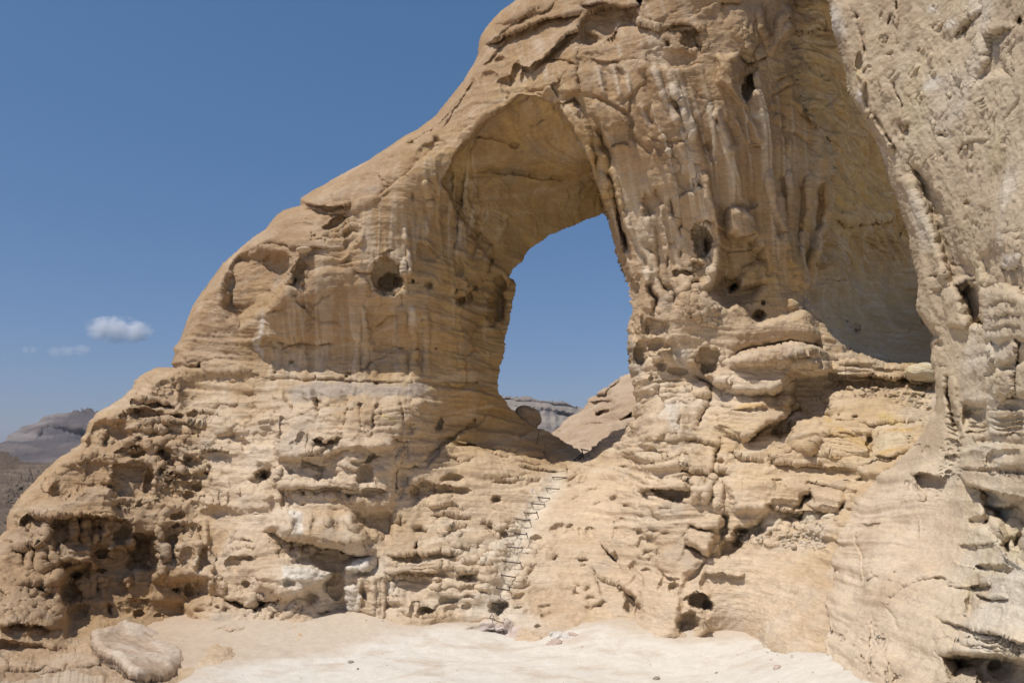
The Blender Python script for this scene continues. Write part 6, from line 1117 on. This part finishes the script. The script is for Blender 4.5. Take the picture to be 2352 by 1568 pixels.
for k, (a, b, c, d) in enumerate(RUN):
    p0, p1 = surf(W, P, a, b), surf(W, P, c, d); Yf = min(p0.y, p1.y, surf(W, P, (a + c) / 2, (b + d) / 2).y) - .13
    A = Vector([float(i) for i in world(a, b, Yf)]); Bq = Vector([float(i) for i in world(c, d, Yf + .02)])
    dep = .22 + max(p0.y, p1.y) - Yf
    paths = [rounded([A + Vector((.01, dep, .02)), A, Bq, Bq + Vector((.02, dep, .02))])]
    lab = {0: 'lowest dark iron rung, over the dark hole at the foot of the climb', 11: 'highest dark iron rung, just under the shaded sill of the opening'}.get(k, 'dark iron rung, %s up from the bottom of the climbing row' % WORDS[k])
    if k == 10: lab = 'dark iron rung just below the highest one, right of the painted mark'
    tag(tube('climbing_rung', paths, .012, M_IRON), lab, 'rung', 'iron rungs up to the opening')
def stake(u0, v0, u1, v1, lab, name='iron_loop', loop=True, r=.010):
    q0, q1 = surf(W, P, u0, v0), surf(W, P, u1, v1); Yf = min(q0.y, q1.y) - .10
    A, Bq = Vector([float(i) for i in world(u0, v0, Yf)]), Vector([float(i) for i in world(u1, v1, Yf)])
    if loop: pth = rounded([A + Vector((.05, .5, 0)), A, Bq, Bq + Vector((.05, .5, .0))])
    else: pth = [A, (A + Bq) / 2 + Vector((.01, .02, 0)), Bq + Vector((0, .05, -.05))]
    return tag(tube(name, [pth], r, M_IRON), lab, 'iron loop' if loop else 'iron rod')
stake(1239, 988, 1233, 1017, 'upright iron hand loop on the shaded left wall of the opening, the upper of two')
stake(1248, 1037, 1256, 1058, 'upright iron hand loop low in the shade by the sill, the lower of two')
stake(1124, 1419, 1154, 1430, 'bent iron wire across the dark hole below the lowest rung', 'iron_wire', True, .008)
stake(1152, 1443, 1158, 1452, 'short iron rod sticking out of the sand at the foot of the climb', 'iron_rod', False, .008)
hr = bpy.data.objects.new('hand_rail', None); sc_ = bpy.context.scene.collection; sc_.objects.link(hr)
hY = 23.1; wv = lambda u, v, Yq: Vector([float(i) for i in world(u, v, Yq)])
hr.location = wv(1330, 1052, hY); tag(hr, 'small dark iron hand rail at the crest of the sill', 'hand rail')
def hpart(name, pts, r): 
    o = tube(name, [[p_ - hr.location for p_ in pts]], r, M_IRON, hr); return o
hpart('rail', [wv(1316,1059,hY-.4), wv(1337,1041,hY)], .018); hpart('rail', [wv(1321.5,1063.5,hY-.35), wv(1338.5,1045,hY+.02)], .024); hpart('cross_bar', [wv(1334,1031,hY+.1), wv(1352,1035,hY+.1)], .018)
hpart('post', [wv(1336,1031,hY+.05), wv(1341,1052,hY+.05)], .016); hpart('post', [wv(1316,1059,hY-.4), wv(1318,1070,hY-.4)], .014)

# painted trail mark: white, violet, white slanting bars lying on the rock
M_P1 = bpy.data.materials.new('white_paint'); M_P2 = bpy.data.materials.new('violet_paint')
for m, c in ((M_P1, (.86,.83,.82,1)), (M_P2, (.33,.27,.42,1))):
    m.use_nodes = True; b_ = m.node_tree.nodes['Principled BSDF']; b_.inputs['Roughness'].default_value = .8
    t_ = nn(m.node_tree, 'ShaderNodeTexNoise'); t_.inputs['Scale'].default_value = 40; x_ = nn(m.node_tree, 'ShaderNodeMix', data_type='RGBA'); m.node_tree.links.new(t_.outputs[0], x_.inputs[0]); x_.inputs[6].default_value = tuple(i * .88 for i in c[:3]) + (1,); x_.inputs[7].default_value = c; m.node_tree.links.new(x_.outputs[2], b_.inputs['Base Color'])
tm_ = bpy.data.objects.new('trail_mark', None); sc_.objects.link(tm_); q = surf(W, P, 1220, 1130); tm_.location = q; tag(tm_, 'painted trail mark of slanting white and violet bars on the rock left of the rungs', 'trail mark')
def bar(name, poly, mat):
    n = 8; V, F = [], []
    a, b, c, d = [np.array(p_, float) for p_ in poly]
    ym = min(surf(W, P, p_[0], p_[1]).y for p_ in poly) 
    for k in (0, 1):
        for i in range(n + 1):
            for j in range(4):
                s, t = i / n, j / 3; e = (a * (1 - s) + b * s) * (1 - t) + (d * (1 - s) + c * s) * t
                yq = surf(W, P, e[0], e[1]).y - .012 + .02 * k; V.append(Vector([float(g) for g in world(e[0], e[1], yq)]) - q)
    for k in (0, 1):
        o0 = k * (n + 1) * 4
        for i in range(n):
            for j in range(3): F.append((o0 + i * 4 + j, o0 + i * 4 + j + 1, o0 + (i + 1) * 4 + j + 1, o0 + (i + 1) * 4 + j))
    mesh_obj(name, [v_[:] for v_ in V], F, mat, None, True, tm_)
bar('white_bar', [(1211,1130.5),(1219.5,1123.5),(1223,1124.5),(1215,1132)], M_P1); bar('violet_bar', [(1215.2,1132.2),(1223.2,1124.7),(1225.4,1125.6),(1217.6,1133.4)], M_P2); bar('white_bar', [(1217.8,1134),(1225.8,1126),(1229.3,1127.4),(1221,1136)], M_P1)

# ------------------------------------------------------------------ ground: one sheet out to the horizon
def axis(lo, hi, d, far, g=1.18):
    a = list(np.arange(lo, hi + d / 2, d)); s = d; v_ = hi; r_ = []
    while v_ < far: s *= g; v_ += s; r_.append(v_)
    s = d; v_ = lo; l_ = []
    while v_ > -far: s *= g; v_ -= s; l_.append(v_)
    return np.array(l_[::-1] + a + r_)
gx = axis(-11, 9.5, .05, 2600); gy = axis(10.5, 20.5, .05, 2600)
GX, GY_ = np.meshgrid(gx, gy); GZ = sand_z(GX, GY_)
nearw = sstep(60, 25, np.hypot(GX, GY_))
G = np.stack([GX, GY_, GZ], 2)
cg = np.zeros(G.shape) + np.array([.60,.50,.385])
wn = fbm(GX * .55, GY_ * .9, GX * 0, 6, .6)
centre = sstep(.55, -.45, GY_ - (17.7 - .45 * np.abs(GX)) + 1.1 * wn) * sstep(-7.5, -4.6, GX + 2 * wn)
cg = mixc(cg, [.72,.665,.57], np.clip(centre * 1.15, 0, 1))
cg = mixc(cg, [.60,.50,.39], np.clip(sstep(.02, .34, fbm(GX * 1.1, GY_ * 1.9, GX * 0 + 4, 6, .6)) * .75, 0, 1))
cg = mixc(cg, [.53,.40,.28], sstep(-3.6, -7.5, GX + 1.5 * wn) * .85)
cg = mixc(cg, [.50,.42,.34], 1 - nearw)
cg = cg * (1 + .10 * fbm(GX * 5, GY_ * 7, GX * 0 + 1, 4)[..., None])
nv_, nu_ = GX.shape; I = np.arange(nu_ * nv_).reshape(nv_, nu_)
gf = np.stack([I[:-1, :-1], I[:-1, 1:], I[1:, 1:], I[1:, :-1]], 2).reshape(-1, 4)
gr = mesh_obj('ground', G.reshape(-1, 3), gf, M_SAND, cg.reshape(-1, 3)); tag(gr, kind='structure')

# ------------------------------------------------------------------ hills beyond
def hill_sculpt(F):
    F.tile(2, 2); st, pk, ln = F.st, F.pk, F.ln
    st([(700,510),(780,500),(860,470),(940,400),(1010,350)], -.7,40,.9,40); st([(720,560),(800,545),(950,540)], -.6,30,1.0,30); pk(880,490,70,30,.8,-25); pk(570,680,60,30,1.1,-6); st([(510,670),(570,650),(640,640)],-.6,30,.6,30); st([(760,660),(820,630),(900,610)],-.6,30,.9,30); pk(830,650,60,24,.8,-14)
    pk(670,840,50,24,.8,-10); pk(600,880,24,24,-.6); pk(700,790,20,14,.6); st([(400,820),(470,830)],-.4,20,.5,20); pk(700,935,50,20,.6); st([(620,920),(720,930)],-.3,20,.5,20); pk(860,705,24,8,.3); st([(980,720),(1040,690),(1110,650)],-.6,40,.8,30); st([(640,760),(760,740),(840,740)],-.2,20,.3,20)
small_face('hill', [(1150,1110),(1240,1040),(1260,1003),(1273,986),(1288,979),(1301,966),(1318,952),(1336,939),(1351,926),(1350,918),(1353,911),(1371,906),(1385,897),(1401,886),(1413,878),(1426,871),(1440,866),(1451,861),(1520,830),(1620,850),(1660,1000),(1640,1120)],
   [(1240,1050,38),(1290,985,44),(1350,920,46),(1450,862,42),(1600,850,42),(1340,1050,30),(1400,980,35),(1460,950,32),(1600,1050,28),(1400,900,41),(1330,980,40),(1450,1080,27),(1160,1110,34)],
   ([.47,.335,.215],[.53,.395,.27]), M_ROCK, 6, 33, .16, .8, 1.5, hill_sculpt, (6, .5))['kind'] = 'structure'
def dark_sculpt(F):
    F.field([(0,1040),(130,1062),(120,1120),(20,1240),(-40,1240)], 60, (5,14), (1.5,4), .9, 81, (-5,25)); F.field([(0,1060),(110,1070),(60,1140),(0,1200)], 40, (4,10), (1.5,3.5), -.8, 82, (-5,25))
small_face('hillside', [(-150,1010),(-40,1024),(0,1034),(14,1038),(20,1044),(38,1047),(46,1054),(80,1058),(126,1063),(200,1075),(300,1120),(300,1300),(-150,1300)],
   [(-150,1010,95),(0,1040,80),(130,1063,75),(300,1110,70),(0,1200,38),(150,1200,42),(-150,1200,40),(0,1300,30),(300,1300,34),(60,1120,55)],
   ([.13,.095,.07],[.20,.15,.11]), M_ROCK, 8, 35, .42, .5, 1.5, dark_sculpt, (4, .4))['kind'] = 'structure'
def mtn_band(F, C, x, y, z):
    zz = z + 6 * fbm(x * .01, y * .01, z * .01, 3); b = fbm(x * .002, y * .002, zz * .05, 3)
    C = mixc(C, [.24,.205,.185], sstep(.0, .35, b)); C = mixc(C, [.09,.08,.085], sstep(.05, .35, -b) * .5)
    F.dpx(); T = np.zeros(F.U.shape, F32)
    for q in ([(82,1006),(95,984),(120,975),(140,980),(160,985),(200,990),(200,1020),(150,1016),(120,1008)],): F.pg(q, .6, 12, target=T)
    return mixc(C, [.085,.08,.092], T)
def mtn_sculpt(F):
    F.dpx(); F.pg([(80,1008),(95,982),(120,974),(145,980),(210,990),(210,1024),(150,1016)], 40, 10); F.st([(0,1018),(40,992),(100,962),(160,946),(210,946)], 0, 8, 12, 12)
    for k in range(16): F.ln([(90 + 8 * k, 978 + k), (88 + 8 * k, 1010 + k)], 3, 5 if k % 2 else -4)
small_face('mountain', [(-150,1075),(-60,1050),(0,1024),(4,1016),(30,1001),(35,991),(68,977),(88,970),(92,963),(118,955),(140,950),(170,945),(190,940),(205,937),(215,941),(240,946),(330,975),(420,1010),(500,1075)],
   [(-150,1070,1500),(200,938,1500),(0,1024,1480),(500,1060,1500),(100,1070,1250),(-150,1080,1250),(450,1080,1300),(200,1010,1380)],
   ([.105,.088,.085],[.165,.135,.12]), M_FAR, 150, 37, 7, .02, 1.5, mtn_sculpt, (5, 40), mtn_band)['kind'] = 'structure'
def mesa_band(F, C, x, y, z):
    b = fbm(x * .002, y * .002, (z + 3 * fbm(x * .02, y * .02, z * .02, 3)) * .06, 3); C = mixc(C, [.32,.27,.22], sstep(0, .3, b)); C = mixc(C, [.30,.25,.23], sstep(.05, .3, -b) * .35)
    F.dpx(); T = np.zeros(F.U.shape, F32); F.pg([(1245,945),(1290,940),(1320,946),(1318,955),(1275,958),(1250,955)], .7, 8, target=T); F.ln([(1176,916),(1230,925),(1300,930),(1330,940)], 3, .5, target=T)
    return mixc(C, [.17,.145,.15], np.clip(T, 0, 1))
def mesa_sculpt(F):
    F.dpx(); F.st([(1100,912),(1176,916),(1240,926),(1300,928),(1340,940)], 0, 8, 16, 8); F.st([(1180,932),(1240,940),(1320,950)], -8, 8, 14, 10)
    for k in range(14): F.ln([(1190 + 10 * k, 938), (1180 + 12 * k, 985)], 4, 4 if k % 2 else -4)
small_face('mesa', [(1000,1075),(1040,930),(1100,902),(1150,906),(1176,908),(1200,910),(1220,912),(1232,917),(1240,920),(1256,920),(1298,921),(1306,925),(1322,931),(1340,936),(1370,946),(1460,975),(1560,1075)],
   [(1000,1070,1200),(1150,906,1200),(1340,936,1250),(1560,1070,1250),(1250,1070,950),(1250,980,1080)],
   ([.23,.19,.155],[.29,.24,.195]), M_FAR, 120, 39, 5, .03, 1.5, mesa_sculpt, (4, 25), mesa_band)['kind'] = 'structure'

# ------------------------------------------------------------------ clouds: real puffs of vapour far away
def cloud(u, v, du, dv, dist, dens, seed, lab, lumps):
    c = np.array([float(i) for i in world(u, v, dist)]); k = dist / FOC
    bpy.ops.mesh.primitive_ico_sphere_add(subdivisions=4, radius=1); o = bpy.context.active_object; o.name = 'cloud'; o.data.name = 'cloud'
    o.scale = (du * k, dv * k * 1.1, dv * k); o.location = c
    m = bpy.data.materials.new('cloud_vapour'); m.use_nodes = True; t = m.node_tree; t.nodes.remove(t.nodes['Principled BSDF'])
    pv = nn(t, 'ShaderNodeVolumePrincipled'); pv.inputs['Color'].default_value = (.97,.97,.98,1); pv.inputs['Anisotropy'].default_value = .1
    tc = nn(t, 'ShaderNodeTexCoord'); acc = None
    for (a, b, r) in lumps:
        s = nn(t, 'ShaderNodeVectorMath', operation='SUBTRACT'); t.links.new(tc.outputs['Object'], s.inputs[0]); s.inputs[1].default_value = (a, 0, b)
        q_ = nn(t, 'ShaderNodeVectorMath', operation='MULTIPLY'); t.links.new(s.outputs[0], q_.inputs[0]); q_.inputs[1].default_value = (1.0 / r, 1.0 / .8, .62 / r ** .5)
        l_ = nn(t, 'ShaderNodeVectorMath', operation='LENGTH'); t.links.new(q_.outputs[0], l_.inputs[0])
        f_ = nn(t, 'ShaderNodeMapRange'); t.links.new(l_.outputs['Value'], f_.inputs[0]); f_.inputs[1].default_value = 1; f_.inputs[2].default_value = 0; f_.inputs[3].default_value = 0; f_.inputs[4].default_value = 1
        if acc is None: acc = f_.outputs[0]
        else:
            x_ = nn(t, 'ShaderNodeMath', operation='MAXIMUM'); t.links.new(acc, x_.inputs[0]); t.links.new(f_.outputs[0], x_.inputs[1]); acc = x_.outputs[0]
    n_ = nn(t, 'ShaderNodeTexNoise'); n_.inputs['Scale'].default_value = 2.6; n_.inputs['Detail'].default_value = 5; n_.inputs['Roughness'].default_value = .6
    mp = nn(t, 'ShaderNodeMapping'); mp.inputs['Location'].default_value = (seed, seed * 2, 0); mp.inputs['Scale'].default_value = (1.6, .8, .8); t.links.new(tc.outputs['Object'], mp.inputs[0]); t.links.new(mp.outputs[0], n_.inputs['Vector'])
    a_ = nn(t, 'ShaderNodeMath', operation='MULTIPLY_ADD'); t.links.new(n_.outputs[0], a_.inputs[0]); a_.inputs[1].default_value = 1.3; a_.inputs[2].default_value = -.72
    b_ = nn(t, 'ShaderNodeMath', operation='ADD'); t.links.new(acc, b_.inputs[0]); t.links.new(a_.outputs[0], b_.inputs[1])
    g_ = nn(t, 'ShaderNodeMapRange'); g_.interpolation_type = 'SMOOTHSTEP'; t.links.new(b_.outputs[0], g_.inputs[0]); g_.inputs[1].default_value = .05; g_.inputs[2].default_value = .75; g_.inputs[3].default_value = 0; g_.inputs[4].default_value = dens
    t.links.new(g_.outputs[0], pv.inputs['Density']); t.links.new(pv.outputs[0], t.nodes['Material Output'].inputs['Volume'])
    o.data.materials.append(m); tag(o, lab, 'cloud', 'small clouds'); return o
cloud(268,757,92,34,7000,.0215,1.3,'small white puffy cloud low over the left mountain, the brightest cloud',((-.35,.1,.5),(.0,.0,.62),(.5,-.25,.5)))
cloud(66,803,24,10,7000,.013,4.1,'faint little cloud wisp far left, under the puffy cloud',((-.3,0,.5),(.45,.0,.5)))
cloud(160,806,66,18,7000,.007,7.7,'thin torn cloud wisp just below the puffy cloud',((-.1,0,.5),(.4,.2,.5),(-.5,-.1,.4)))

# ------------------------------------------------------------------ the air of the desert: one even box of haze
bpy.ops.mesh.primitive_cube_add(size=1); hz = bpy.context.active_object; hz.name = 'haze'; hz.data.name = 'haze'
hz.scale = (7200, 7200, 150); hz.location = (0, 0, 65); tag(hz, kind='stuff')
mh = bpy.data.materials.new('haze'); mh.use_nodes = True; t_ = mh.node_tree; t_.nodes.remove(t_.nodes['Principled BSDF'])
pv_ = nn(t_, 'ShaderNodeVolumePrincipled'); pv_.inputs['Color'].default_value = (.80,.87,1,1); pv_.inputs['Density'].default_value = .00005; pv_.inputs['Anisotropy'].default_value = .2
t_.links.new(pv_.outputs[0], t_.nodes['Material Output'].inputs['Volume']); hz.data.materials.append(mh)

# ================================================================== light, sky, camera
sc = bpy.context.scene
SUN_EL, SUN_AZ = math.radians(60), math.radians(-51)      # azimuth measured from straight behind the viewer, to the left
sd_ = Vector((math.sin(SUN_AZ) * math.cos(SUN_EL), -math.cos(SUN_AZ) * math.cos(SUN_EL), math.sin(SUN_EL)))
sl = bpy.data.lights.new('sun', 'SUN'); sl.energy = 5.0; sl.angle = math.radians(.5); sl.color = (1, .96, .90)
so = bpy.data.objects.new('sun', sl); sc.collection.objects.link(so)
so.rotation_euler = sd_.to_track_quat('Z', 'Y').to_euler()
w = bpy.data.worlds.new('World'); sc.world = w; w.use_nodes = True
nt = w.node_tree; bg = nt.nodes['Background']
sk_ = nt.nodes.new('ShaderNodeTexSky'); sk_.sky_type = 'NISHITA'; sk_.sun_disc = False
sk_.sun_elevation = SUN_EL; sk_.sun_rotation = math.atan2(sd_.x, sd_.y)
sk_.altitude = 0; sk_.air_density = 1.0; sk_.dust_density = 1.0; sk_.ozone_density = 8.0
sm = nt.nodes.new('ShaderNodeVectorMath'); sm.operation = 'MULTIPLY_ADD'; sm.inputs[1].default_value = (.9, .66, .66); sm.inputs[2].default_value = (.10, .84, 1.66)
nt.links.new(sk_.outputs[0], sm.inputs[0]); nt.links.new(sm.outputs[0], bg.inputs[0]); bg.inputs[1].default_value = .125
cam = bpy.data.cameras.new('camera'); co = bpy.data.objects.new('camera', cam); sc.collection.objects.link(co)
cam.sensor_width = 36; cam.lens = 36 * FOC / 2352; cam.clip_end = 20000; cam.clip_start = .1
co.location = (0, 0, CAMZ); co.rotation_euler = (math.pi / 2 + PITCH, 0, 0)
sc.camera = co
sc.view_settings.view_transform = 'Standard'; sc.view_settings.look = 'None'; sc.view_settings.gamma = 1; sc.view_settings.exposure = -.46
sc.cycles.volume_bounces = 6; sc.cycles.max_bounces = 8; sc.cycles.diffuse_bounces = 2
